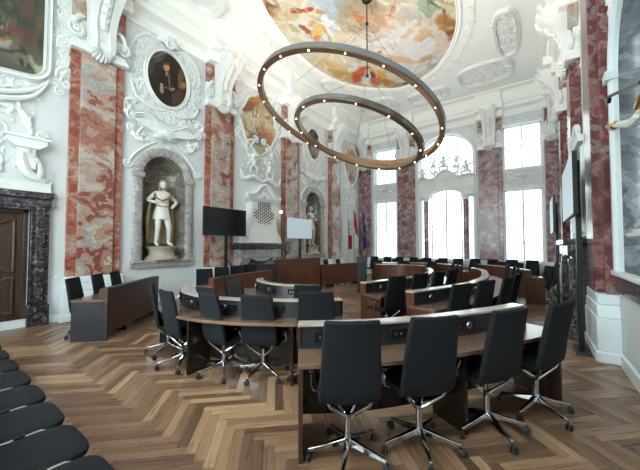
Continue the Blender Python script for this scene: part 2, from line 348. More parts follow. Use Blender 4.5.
def picture(name,outline,c,blobs,base,parent,xf,d=.02,rings=70,warp=.12,seed=1,bump=1.,tex=.06,dabs=0,dl=.2,mute=.2,gain=1.):
    """painted picture: a disc filled to an outline, its colours laid in as brushed patches"""
    n=len(outline); mb=MB(); P=[(c[0],c[1])]
    for j in range(1,rings+1):
        for (u,v) in outline: P.append((c[0]+(u-c[0])*j/rings,c[1]+(v-c[1])*j/rings))
    mb.v=[(u,v,d) for u,v in P]; mb.f=[(0,1+i,1+(i+1)%n) for i in range(n)]
    for j in range(rings-1):
        a=1+j*n; mb.f+=[(a+i,a+n+i,a+n+(i+1)%n,a+(i+1)%n) for i in range(n)]
    A=np.array(P); x,y=A[:,0],A[:,1]; s=bump
    wx=x+warp*noise2(x*s*1.6,y*s*1.6,seed); wy=y+warp*noise2(x*s*1.6,y*s*1.6,seed+1)
    C=np.tile(np.array(lin(base)),(len(P),1)); 
    for (bx,by,ux,uy,vx,vy,h) in blobs:
        det=ux*vy-uy*vx
        if abs(det)<1e-6: continue
        dx,dy=wx-bx,wy-by; p=(dx*vy-dy*vx)/det; q=(dy*ux-dx*uy)/det
        w=np.clip((1.25-np.sqrt(p*p+q*q))/.4,0,1)[:,None]; C=C*(1-w)+(np.array(lin(h))*(1-mute)+np.array(lin(base))*mute)*w
    rs=np.random.RandomState(seed); pal=[lin(h) for h in('6b4630','f2ead8','a8603c','4a3a30','d8b890','8d8f8c','efe2c6','c08a58')]
    for k in range(dabs):
        i=rs.randint(len(P)); a=rs.uniform(0,PI); L=dl*rs.uniform(.4,1.3); W=L*rs.uniform(.12,.3); dx,dy=wx-wx[i],wy-wy[i]
        p=(dx*math.cos(a)+dy*math.sin(a)+.6*dy*dy/L)/L; q=(-dx*math.sin(a)+dy*math.cos(a)+.8*dx*dx/L)/W
        w=np.clip((1.1-np.sqrt(p*p+q*q))/.35,0,1)[:,None]*rs.uniform(.25,.7); r=rs.rand()
        tgt=np.clip(C[i]*rs.uniform(.45,1.5),0,1) if r<.6 else np.array(pal[rs.randint(len(pal))])*.5+C[i]*.5
        C=C*(1-w)+tgt*w
    t=noise2(x*s*4,y*s*4,seed+2)*tex+noise2(x*s*12,y*s*12,seed+3)*tex
    C=np.clip(C*(1+t)[:,None]*gain,0,1); cols=np.c_[C,np.ones(len(P))]
    return mb.build(name,'paint',parent,xf=xf,cols=cols,smooth=False)
FRESCO = [(-4.85,7.4,0.24,0.73,-0.6,0.38,'b9c6cf'),(-5.39,7.8,0.37,0.26,-0.32,0.47,'c8d0d4'),(-6.04,7.33,0.02,0.62,-0.41,0.15,'dfe0d8'),(-5.32,6.92,0.34,0.24,-0.15,0.19,'e6d9c0'),(-6.19,6.12,-0.11,0.33,-0.17,-0.01,'8a5a34'),(-6.2,6.39,-0.17,0.3,-0.13,-0.03,'b98a50'),(-6.31,6.81,-0.14,0.54,-0.19,0.02,'d9cba6'),(-5.86,6.63,0.17,0.12,-0.19,0.21,'cdbd95'),(-6.37,7.56,-0.08,0.52,-0.25,0.05,'e4dcc4'),(-6.2,7.21,-0.03,0.2,-0.12,0.03,'b9b489'),(-6.46,7.99,-0.07,0.47,-0.17,0.05,'d8cfb0'),(-5.52,6.64,0.27,0.13,-0.04,0.07,'a5452c'),(-5.26,6.78,0.15,0.11,-0.04,0.06,'b4512f'),(-5.03,7.13,0.05,0.15,-0.1,0.06,'c39b68'),(-5.86,7.35,0.02,0.23,-0.11,0.05,'a5623a'),(-5.79,7.85,0.08,0.3,-0.13,0.09,'d08038'),(-5.57,7.67,0.32,-0.02,-0.04,0.16,'e2c27a'),(-5.49,7.29,0.12,0.09,-0.11,0.14,'d9b36a'),(-5.41,8.24,0.33,-0.06,-0.01,0.12,'c99648'),(-5.26,7.67,0.08,0.06,-0.13,0.18,'dcb878'),(-4.06,7.82,0.42,0.47,-0.38,0.53,'b3a184'),(-4.46,7.93,0.3,0.22,-0.31,0.54,'bba98a'),(-3.89,8.34,0.33,0.45,-0.09,0.13,'dcae82'),(-4.17,8.04,0.3,0.33,-0.06,0.08,'cc8a58'),(-3.69,8.58,0.29,0.04,-0.03,0.18,'d98f62'),(-3.26,8.31,0.15,-0.14,0.04,0.08,'d5764a'),(-3.99,8.8,0.13,0.22,-0.09,0.1,'d59468'),(-3.64,8.94,0.24,-0.04,-0.01,0.14,'e0b48c'),(-5.1,8.58,0.56,0.52,-0.18,0.26,'e3d8bc'),(-4.6,9.07,0.43,0.5,-0.14,0.21,'e8e0d2'),(-5.58,9.02,0.34,0.54,-0.22,0.26,'e0cfa4'),(-2.92,8.74,0.39,0.28,-0.11,0.32,'dcd6c6'),(-3.59,9.67,0.91,0.19,-0.18,0.89,'ebe7e2'),(-3.29,10.87,0.79,0.01,-0.1,0.94,'e6e6e4'),(-3.1,9.44,0.4,-0.2,0.02,0.14,'e8c9a8'),(-2.84,9.85,0.25,-0.3,0.07,0.16,'e2bd98'),(-3.99,10.74,0.79,0.56,-0.06,0.14,'dcc19c'),(-3.19,11.16,0.21,-0.07,0.0,0.26,'d9b184'),(-2.56,10.78,0.29,-0.19,0.04,0.28,'e3ccb4'),(-3.41,8.78,0.2,0.15,-0.09,0.21,'e9e0cc'),(-2.35,8.78,0.17,0.26,-0.11,0.18,'a9c0a4'),(-2.49,8.95,0.15,0.11,-0.04,0.16,'9bb598'),(-2.18,8.99,0.07,0.37,-0.04,0.02,'6b4a3a'),(-1.92,9.08,0.1,0.21,-0.1,0.13,'d8c8a0'),(-2.1,9.62,0.22,0.36,-0.09,0.18,'c08648'),(-2.03,10.09,0.0,0.37,-0.17,0.0,'a9662f'),(-2.21,9.85,0.19,0.21,-0.05,0.13,'c99a60'),(-2.09,10.39,0.14,0.09,-0.05,0.25,'96552b'),(-2.07,11.07,0.09,0.15,-0.3,0.69,'9a9ea2'),(-2.46,11.83,0.07,0.3,-0.39,0.45,'8e9296'),(-2.93,12.29,0.02,0.36,-0.38,0.22,'8f9190'),(-3.51,12.67,0.47,-0.13,-0.02,0.24,'77766e'),(-4.28,12.7,0.55,0.11,-0.06,0.25,'6d6a5c'),(-6.25,9.74,0.25,0.84,-0.24,0.21,'e3c58e'),(-6.22,10.45,0.31,0.73,-0.19,0.21,'d3ab6e'),(-6.52,9.23,0.0,0.42,-0.19,0.11,'e6d2a2'),(-5.82,10.74,0.14,0.17,-0.38,0.56,'c4532c'),(-5.42,10.5,0.29,0.1,-0.08,0.2,'ce6236'),(-5.52,11.14,0.2,0.14,-0.25,0.49,'e9e2d6'),(-5.64,10.02,0.18,0.13,-0.17,0.29,'e2ddcf'),(-5.31,11.38,0.21,-0.01,-0.16,0.61,'cc6a3c'),(-4.95,11.36,0.09,0.55,-0.13,0.13,'dda95e'),(-4.51,9.93,0.09,0.06,-0.08,0.16,'c65a38'),(-4.99,11.99,0.25,0.44,-0.13,0.2,'c97d44'),(-4.81,12.42,0.24,0.31,-0.11,0.22,'b8a06c'),(-6.01,11.36,0.17,0.22,-0.09,0.13,'cfb48a'),(-5.29,10.94,0.1,0.07,-0.09,0.2,'6f4230')]
BATTLE = [(1.07,6.39,0.41,0.05,-0.05,-0.26,'4b4a42'),(1.42,6.63,0.4,0.26,0.01,-0.21,'55564d'),(1.29,6.22,0.34,0.04,-0.04,-0.18,'434d42'),(1.5,6.46,0.21,0.0,-0.03,-0.11,'7a4f42'),(1.59,6.36,0.13,-0.02,-0.04,-0.11,'5a5c4c'),(1.32,5.99,0.2,0.02,-0.03,-0.13,'8a4a3c'),(1.44,5.93,0.12,0.01,-0.02,-0.09,'70382f'),(1.17,6.15,0.13,0.11,0.01,-0.06,'6f6a58'),(1.06,5.68,0.07,-0.02,-0.04,-0.13,'b5803a'),(1.04,5.87,0.05,0.03,0.0,-0.16,'55544c'),(1.56,6.09,0.12,-0.07,-0.06,-0.13,'5f6450'),(1.16,5.59,0.12,0.04,-0.01,-0.08,'8a6f66'),(1.38,5.82,0.24,0.04,-0.01,-0.09,'6a6350'),(1.3,5.4,0.14,0.03,-0.01,-0.13,'7d7568'),(1.45,5.43,0.12,0.03,-0.01,-0.13,'8a8374'),(1.61,5.49,0.12,0.03,-0.02,-0.13,'6e675a'),(1.31,5.36,0.04,0.02,0.0,-0.08,'3a352f'),(1.45,5.35,0.06,0.03,0.01,-0.06,'3c3831'),(1.31,5.16,0.59,-0.03,-0.02,-0.09,'6a6358'),(1.39,5.09,0.44,-0.02,-0.01,-0.05,'2f2c28'),(1.55,5.06,0.31,0.02,-0.01,-0.11,'4a463e'),(1.15,4.96,0.18,-0.04,-0.02,-0.07,'57524a'),(1.68,5.81,0.08,0.04,0.01,-0.43,'3a3a34')]
LOBED = [(7.78,6.7,1.33,0.48,0.01,-1.38,'d9cba8'),(8.14,6.83,0.74,0.07,-0.28,-0.69,'c9b48c'),(7.38,6.85,0.44,0.23,0.04,-0.13,'9c5534'),(7.15,6.61,0.33,0.13,0.0,-0.14,'8c4630'),(7.72,7.14,0.41,0.11,-0.02,-0.13,'b87842'),(6.97,6.18,0.18,0.07,0.0,-0.28,'b07a4a'),(7.34,6.24,0.39,0.13,0.0,-0.3,'e8dcc2'),(7.53,6.45,0.2,0.07,0.0,-0.15,'f0e6d0'),(7.16,5.88,0.28,0.09,0.0,-0.33,'e3cfa6'),(8.25,6.31,0.34,0.11,0.01,-0.39,'e0cba2'),(7.64,5.58,0.23,0.22,0.29,-0.18,'6f7f93'),(7.94,5.51,0.27,0.08,0.0,-0.19,'7c8694'),(8.04,5.93,0.15,0.1,0.28,-0.35,'c0583a'),(8.31,5.74,0.22,0.03,-0.07,-0.34,'cf8a5e'),(7.3,5.52,0.19,0.06,0.0,-0.11,'a8663c'),(7.45,5.3,0.38,-0.07,-0.08,-0.11,'d9b88c'),(7.84,5.26,0.41,0.02,-0.04,-0.13,'cdbf98'),(8.15,5.34,0.28,0.07,0.01,-0.12,'c2b08a'),(8.47,6.79,0.23,0.08,0.0,-0.41,'cbb890'),(7.35,5.72,0.31,-0.15,-0.04,-0.04,'8a6a48'),(7.74,5.91,0.2,-0.2,-0.06,-0.03,'8a6a48'),(8.25,6.63,0.17,0.06,0.0,-0.08,'a4703f'),(7.06,6.0,0.1,0.03,0.01,-0.18,'c9a878')]
PORTRAIT = [(4.25,6.33,0.92,0.42,0.02,-1.14,'2f241e'),(3.94,6.8,0.25,0.23,0.05,-0.1,'4e4a46'),(3.81,6.52,0.11,0.03,-0.04,-0.29,'46423e'),(4.07,6.96,0.21,0.19,0.01,-0.02,'7a756e'),(4.33,6.6,0.24,0.11,0.01,-0.29,'2a201b'),(4.31,6.24,0.29,0.13,0.01,-0.4,'241b17'),(4.25,6.69,0.08,0.04,0.01,-0.1,'c98c5e'),(4.25,6.79,0.09,0.04,0.0,-0.04,'5a3c28'),(4.26,6.51,0.03,0.01,0.0,-0.09,'8d8378'),(4.34,6.31,0.02,0.01,0.03,-0.25,'6d635a'),(4.12,6.07,0.04,0.02,0.0,-0.09,'c9bda8'),(4.13,5.96,0.05,0.02,0.0,-0.07,'b98a62'),(4.43,6.13,0.07,0.03,0.0,-0.04,'b5835a'),(4.23,6.09,0.19,0.03,-0.01,-0.02,'6b625a'),(4.69,6.65,0.09,0.03,-0.04,-0.26,'6a4f34'),(4.73,6.36,0.12,0.06,0.0,-0.09,'8a6540'),(4.76,6.41,0.04,0.02,0.0,-0.08,'ab7a50'),(4.61,5.95,0.15,0.07,0.0,-0.2,'4a3826'),(4.46,5.84,0.03,0.01,0.01,-0.21,'54402c')]
PORTRAIT_FAR = [(11.27,6.34,0.83,0.22,0.0,-0.86,'4a4a46'),(11.03,6.65,0.22,0.02,-0.21,-0.41,'6a6862'),(11.19,6.22,0.24,0.06,0.0,-0.24,'b9b4a8'),(11.51,6.55,0.25,0.07,0.0,-0.2,'8f8b80'),(11.03,5.99,0.24,0.06,0.0,-0.19,'8a8478'),(11.59,6.13,0.25,0.07,0.0,-0.19,'a09a8c'),(11.35,6.79,0.16,0.05,0.0,-0.14,'2e2c2a')]
LOBED_FAR = [(14.78,6.2,1.47,0.32,-0.01,-1.38,'c9bfae'),(14.34,6.83,0.55,0.09,-0.1,-0.3,'c39a5c'),(15.02,6.89,0.6,0.15,0.0,-0.29,'cfa15c'),(14.56,6.15,0.45,0.06,-0.16,-0.48,'b9a48e'),(15.25,6.01,0.36,0.07,-0.01,-0.53,'d8cebc'),(14.22,5.69,0.33,0.06,0.0,-0.39,'8f8f92'),(14.89,5.36,0.72,0.12,0.0,-0.17,'a49a86'),(14.67,5.55,0.21,0.0,-0.24,-0.37,'8a5a4a'),(15.13,6.57,0.24,0.05,0.0,-0.3,'a59a92')]
# ------------------------------------------------------------------ room shell
def wall_mesh(name,u0,u1,v0,v1,ops,xf,m='wall',reveal=.4):
    """wall sheet with openings; op=(u0,u1,lo,hi) with lo/hi functions; returns the wall object"""
    mb=MB(); cuts={u0,u1}
    for a,b,lo,hi,seg in ops:
        for i in range(seg+1): cuts.add(round(a+(b-a)*i/seg,4))
    cuts=sorted(cuts)
    for a,b in zip(cuts,cuts[1:]):
        if b-a<1e-5: continue
        mid=(a+b)/2; st=sorted([o for o in ops if o[0]<mid<o[1]],key=lambda o:o[2](mid)); ya,yb=v0,v0
        for o in st:
            la,lb=o[2](a),o[2](b)
            if la-ya>1e-4 or lb-yb>1e-4: mb.add([(a,ya,0),(b,yb,0),(b,lb,0),(a,la,0)],[(0,1,2,3)])
            ya,yb=o[3](a),o[3](b)
            if reveal: 
                mb.add([(a,ya,0),(b,yb,0),(b,yb,-reveal),(a,ya,-reveal)],[(0,1,2,3)]); mb.add([(a,la,0),(b,lb,0),(b,lb,-reveal),(a,la,-reveal)],[(0,1,2,3)])
        mb.add([(a,ya,0),(b,yb,0),(b,v1,0),(a,v1,0)],[(0,1,2,3)])
    if reveal:
        for a,b,lo,hi,seg in ops:
            for u in(a,b): mb.add([(u,lo(u),0),(u,hi(u),0),(u,hi(u),-reveal),(u,lo(u),-reveal)],[(0,1,2,3)])
    return struct(mb.build(name,m,xf=xf,smooth=False))
K=lambda c:(lambda u:c)
def arch(cu,r,spring,rise=None):
    rise=rise or r
    return lambda u: spring+rise*math.sqrt(max(0,1-((u-cu)/r)**2))
NICH=[(4.27,.6,1.25,3.5,.62),(11.2,.6,1.25,3.5,.62)]           # centre, half width, sill, spring, rise
# left wall
ops=[(c-w,c+w,K(s),arch(c,w,sp,ri),16) for c,w,s,sp,ri in NICH]+[(-.75,1.5,K(0),K(2.36),1)]
wall_mesh('wall_left',BY,FY,0,8.7,ops,xl,reveal=0)
# right wall with its big statue niche
RN=(4.62,.92,1.3,3.95,.92)
wall_mesh('wall_right',BY,FY,0,8.7,[(RN[0]-RN[1],RN[0]+RN[1],K(RN[2]),arch(RN[0],RN[1],RN[3],RN[4]),16)],xr,reveal=0)
# far wall: window bays
WA=(-7.45,-6.15); WC=(-1.1,.32); AB=-3.6
def lower_arch(u): return 4.05 if abs(u-AB)>.78 else 4.05+.42*math.sqrt(max(0,1-((u-AB)/.78)**2))
def up_lo(u): return 4.95+.42*math.exp(-((u-AB)/.4)**2)+.1*math.exp(-((abs(u-AB)-1.05)/.2)**2)
ops=[(WA[0],WA[1],K(.9),K(4.1),1),(WA[0],WA[1],K(5.08),K(7.05),1),(WC[0],WC[1],K(.9),K(4.12),1),(WC[0],WC[1],K(5.05),K(7.02),1),
     (AB-1.3,AB+1.3,K(.9),lower_arch,26),(AB-1.3,AB+1.3,up_lo,arch(AB,1.3,6.0,1.2),26)]
wall_mesh('wall_far',LX,RX,0,8.7,ops,xf_,reveal=.42)
# wall behind the camera, its unseen tall windows added to light the room
wall_mesh('wall_near',LX,RX,0,8.7,[(a,b,K(1.),K(6.6),1) for a,b in((-6.2,-4.9),(-4.3,-3.0),(-2.4,-1.1))],xb,reveal=.4)
struct(MB().box((LX-.6,BY-.5,-.2),(RX+.6,FY+.5,0)).build('floor','floor',smooth=False))
struct(MB().box((LX-.1,BY-.1,CZ),(RX+.1,FY+.1,CZ+.15)).build('ceiling','ceil',smooth=False))
def ring_profile(name,prof,m):
    """moulding round the room: prof = [(inset,z)]"""
    mb=MB(); k=len(prof)
    for i,(a,b) in enumerate(((LX,BY),(RX,BY),(RX,FY),(LX,FY))):
        for d,z in prof: mb.v.append((a+(d if a==LX else -d),b+(d if b==BY else -d),z))
    mb.f=[(i*k+j,((i+1)%4)*k+j,((i+1)%4)*k+j+1,i*k+j+1) for i in range(4) for j in range(k-1)]
    return struct(mb.build(name,m,smooth=True,angle=30))
ring_profile('trim_1',[(0,7.45),(.05,7.45),(.06,7.55),(.1,7.6),(.12,7.68),(.2,7.74),(.34,7.78),(.36,7.9),(.44,7.96),(.46,8.04),(.3,8.1),(.28,8.18),(.3,8.24)],'ceil')
ring_profile('trim_2',[(.3,8.22),(.31,8.34),(.36,8.46),(.45,8.54),(.55,8.57),(.55,8.53),(.62,8.53),(.64,8.6)],'ceil')
ring_profile('baseboard_left',[(0,.16),(.03,.15),(.035,0)],'white').name='baseboard_around'
def window(name,ops,xf,bars_u,bars_v,d=-.2,head=None):
    """casement: outer frame, glazing bars and one pane per opening"""
    e=bpy.data.objects.new(name,None); col.objects.link(e); struct(e)
    u0,u1,v0,v1=ops; t=.06; fr=MB()
    hi=head or K(v1); n=24 if head else 1
    for i in range(n):
        a=u0+(u1-u0)*i/n; b=u0+(u1-u0)*(i+1)/n
        P=[(a,hi(a)-t),(b,hi(b)-t),(b,hi(b)),(a,hi(a))]; fr.prism(P,d-.03,d+.03)
    fr.box((u0,v0,d-.03),(u1,v0+t,d+.03)); fr.box((u0,v0,d-.03),(u0+t,hi(u0+.001),d+.03)); fr.box((u1-t,v0,d-.03),(u1,hi(u1-.001),d+.03))
    fr.build('window_frame','white',e,xf=xf)
    br=MB()
    for u,w in bars_u: br.box((u-w/2,v0,d-.02),(u+w/2,hi(u)-.02,d+.025))
    for v in bars_v: br.box((u0,v-.018,d-.02),(u1,v+.018,d+.02))
    br.build('glazing_bar','white',e,xf=xf)
    P=[(u0,v0),(u1,v0)]+[(u1+(u0-u1)*i/n,hi(u1+(u0-u1)*i/n)) for i in range(n+1)]
    MB().prism(P,d-.004,d+.004).build('pane','glass',e,xf=xf,smooth=False); return e
window('window_1',(WA[0],WA[1],.9,4.1),xf_,[(-6.8,.07)],[1.7,2.5,3.3])
window('window_2',(WA[0],WA[1],5.08,7.05),xf_,[(-6.8,.05)],[6.1])
window('window_3',(AB-.74,AB+.74,.9,4.4),xf_,[(AB,.07)],[1.75,2.6,3.45],head=lower_arch)
window('window_4',(AB-1.28,AB+1.28,5.0,7.2),xf_,[(AB-.55,.05),(AB+.55,.05)],[6.3],head=arch(AB,1.3,6.0,1.2))
window('window_5',(WC[0],WC[1],.9,4.12),xf_,[(-.39,.07)],[1.75,2.55,3.35])
window('window_6',(WC[0],WC[1],5.05,7.02),xf_,[(-.39,.05)],[6.05])
window('window_7',(AB-1.28,AB-.98,.9,4.05),xf_,[],[]); window('window_8',(AB+.98,AB+1.28,.9,4.05),xf_,[],[])
for i,(a,b) in enumerate(((-6.2,-4.9),(-4.3,-3.0),(-2.4,-1.1))): window('window_%d'%(9+i),(a,b,1.,6.6),xb,[((a+b)/2,.07)],[2.2,3.4,4.6,5.6])  # unseen windows added behind the camera as a daylight source
# moulded surrounds and sills of the far windows
tr=MB()
for a,b,v0,v1 in((WA[0],WA[1],.9,4.1),(WA[0],WA[1],5.08,7.05),(WC[0],WC[1],.9,4.12),(WC[0],WC[1],5.05,7.02)):
    frame_path(tr,[(a-.04,v0-.04),(b+.04,v0-.04),(b+.04,v1+.04),(a-.04,v1+.04)],.1,.05)
N=40; P=[(AB+1.36*math.cos(PI*i/N),6.+1.26*math.sin(PI*i/N)) for i in range(N+1)]+[(AB-1.36,5.0),(AB+1.36,5.0)]
frame_path(tr,P,.14,.08); frame_path(tr,[(AB-1.36,.86),(AB+1.36,.86),(AB+1.36,4.12),(AB+.8,4.12)]+[(AB+.84*math.cos(PI*i/14),4.12+.45*math.sin(PI*i/14)) for i in range(1,14)]+[(AB-.8,4.12),(AB-1.36,4.12)],.1,.06)
struct(tr.build('trim_3','stucco',xf=xf_))
# small marble half columns in the middle bay
for s,w in((-1,'left'),(1,'right')):
    e=thing('half_column','slim red marble column on white base at %s side of arched window'%w,'column')
    u=AB+s*.93
    MB().lathe([(.115,1.0),(.115,3.85)],(0,0,0),16).build('shaft','pink',e).location=(u,FY-.06,0)
    MB().lathe([(.19,.6),(.19,.75),(.15,.8),(.17,.9),(.13,.95),(.12,1.0)],(0,0,0),16).build('base','stucco',e).location=(u,FY-.06,0)
    MB().lathe([(.12,3.85),(.15,3.88),(.13,3.93),(.2,4.05),(.2,4.12)],(0,0,0),16).build('capital','stucco',e).location=(u,FY-.06,0)
# ------------------------------------------------------------------ pilasters
def pilaster(xf,c,w,label,group,prot=.14,seed=1,u0=None,u1=None):
    e=thing('pilaster',label,'pilaster',group=group); rg=random.Random(seed)
    a=c-w/2 if u0 is None else u0; b=c+w/2 if u1 is None else u1; c=(a+b)/2; w=b-a
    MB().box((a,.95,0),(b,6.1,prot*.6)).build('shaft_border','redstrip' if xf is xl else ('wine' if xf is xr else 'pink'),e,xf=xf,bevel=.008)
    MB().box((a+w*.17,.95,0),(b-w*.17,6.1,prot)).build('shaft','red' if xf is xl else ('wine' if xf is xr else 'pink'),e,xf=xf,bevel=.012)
    q=.02 if xf is xr else .12; pl=MB(); pl.box((a-.1,0,0),(b+.1,.62,prot+q)); pl.box((a-.12,0,0),(b+.12,.16,prot+q+.02))
    pl.prism([(a-.1,.62),(b+.1,.62),(b+.03,.8),(a-.03,.8)],0,prot+q-.01); pl.box((a-.03,.8,0),(b+.03,.95,prot+q-.02)); pl.build('plinth','white',e,xf=xf,bevel=.02)
    MB().box((a,6.84,0),(b,7.42,prot)).build('frieze_block','red',e,xf=xf,bevel=.01)
    cp=MB(); cp.box((a-.05,6.06,0),(b+.05,6.2,prot+.1)); cp.box((a-.02,6.2,0),(b+.02,6.3,prot+.04)); cp.box((a,6.3,0),(b,6.84,prot*.6)); cp.build('capital','stucco',e,xf=xf,bevel=.02)
    # tall console bracket that carries the cornice, its side view an S
    h=w*.27; prof=[(6.1,.1),(6.2,.3),(6.35,.36),(6.55,.3),(6.85,.3),(7.1,.42),(7.3,.62),(7.45,.78),(7.6,.82),(7.68,.76),(7.72,.6)]
    br=MB(); vs=[]
    for v,d in prof: vs+=[(c-h*(.85+.25*(v-6.1)/1.6),v,0),(c-h*(.85+.25*(v-6.1)/1.6),v,d),(c-h*.45,v,d+.03),(c-h*.4,v,d-.03),(c+h*.4,v,d-.03),(c+h*.45,v,d+.03),(c+h*(.85+.25*(v-6.1)/1.6),v,d),(c+h*(.85+.25*(v-6.1)/1.6),v,0)]
    n=len(prof); br.add(vs,[(i*8+j,i*8+j+1,(i+1)*8+j+1,(i+1)*8+j) for i in range(n-1) for j in range(7)]+[tuple(range(8)),tuple(range((n-1)*8,n*8))]); br.build('bracket','stucco',e,xf=xf)
    fl=MB()
    fl.tube([(c,6.66,.29),(c,6.85,.3),(c,7.05,.38),(c,7.2,.5),(c,7.4,.68)],h*.3,6)
    for v,d in((6.75,.3),(6.9,.32),(7.05,.4),(7.2,.52),(7.35,.66)): flower(fl,c,v,h*.38,d=d)
    fl.build('garland','stucco',e,xf=xf)
    for s in(-1,1):
        fl=MB(); scroll(fl,c+s*h*.75,7.62,.15,.045,dr=s,d=.72); leaf(fl,c+s*h*.5,7.6,PI/2-s*.6,.3,.1,d=.7); fl.build('cornice_scroll','stucco',e,xf=xf)
    for s in(-1,1):
        sc=MB(); scroll(sc,c+s*w*.43,6.5,.17,.045,a0=PI/2,dr=-s,d=.12,turns=2); leaf(sc,c+s*w*.4,6.34,PI/2+s*.4,.3,.08,d=.12); curve(sc,[(c+s*w*.3,6.85,0),(c+s*w*.42,6.8,0),(c+s*w*.52,6.55,0)],.05,d=.14); sc.build('volute','stucco',e,xf=xf)
    sh=MB(); shell(sh,c,6.22,.27,PI*1.04,PI*1.96,9,d=prot+.06,h=.13); sh.build('shell','stucco',e,xf=xf)
    lw=MB(); lw.box((a+.02,6.3,.0),(b-.02,6.82,prot*.62)); [cluster(lw,c+q*w*.36,6.58,w*.13,.26,14,rg,.6,d=prot*.6) for q in(-1,1)]; [cluster(lw,c+q*w*.42,7.3,w*.08,.3,6,rg,.55,d=prot) for q in(-1,1)] if 0 else None; lw.build('leafwork','stucco',e,xf=xf)
    en=MB(); en.box((a-.06,7.42,0),(b+.06,7.72,.4)); en.box((a-.1,7.72,0),(b+.1,8.02,.62)); en.box((a-.04,8.02,0),(b+.04,8.7,.5)); en.build('entablature_block','ceil',e,xf=xf,bevel=.03); return e
G='red marble pilasters round the hall'
pilaster(xl,2.63,1.06,'tall red marble pilaster right of the dark wooden door',G,seed=1)
pilaster(xl,6.03,1.07,'red marble pilaster behind the dark wall screen',G,seed=2)
pilaster(xl,9.55,1.08,'red marble pilaster behind the pale screen',G,seed=3)
pilaster(xl,12.98,1.06,'red marble pilaster on left wall just before the flags',G,seed=4)
pilaster(xf_,0,1,'narrow red marble pilaster in the far left corner behind the flags',G,seed=5,u0=LX+.02,u1=-7.66)
pilaster(xf_,-5.58,.95,'pink marble pilaster left of the arched window',G,seed=6)
pilaster(xf_,-1.62,.97,'pink marble pilaster right of the arched window',G,seed=7)
pilaster(xf_,0,1,'narrow marble pilaster at the right end of the window wall',G,seed=8,u0=.42,u1=.9)
pilaster(xr,6.38,1.05,'large red marble pilaster on white plinth at right beside the black screen post',G,prot=.24,seed=9)
pilaster(xr,9.7,1.05,'marble pilaster on right wall beyond the tall overmantel mirror',G,prot=.2,seed=10)
pilaster(xr,13.1,1.05,'farthest marble pilaster on the right wall',G,prot=.2,seed=11)
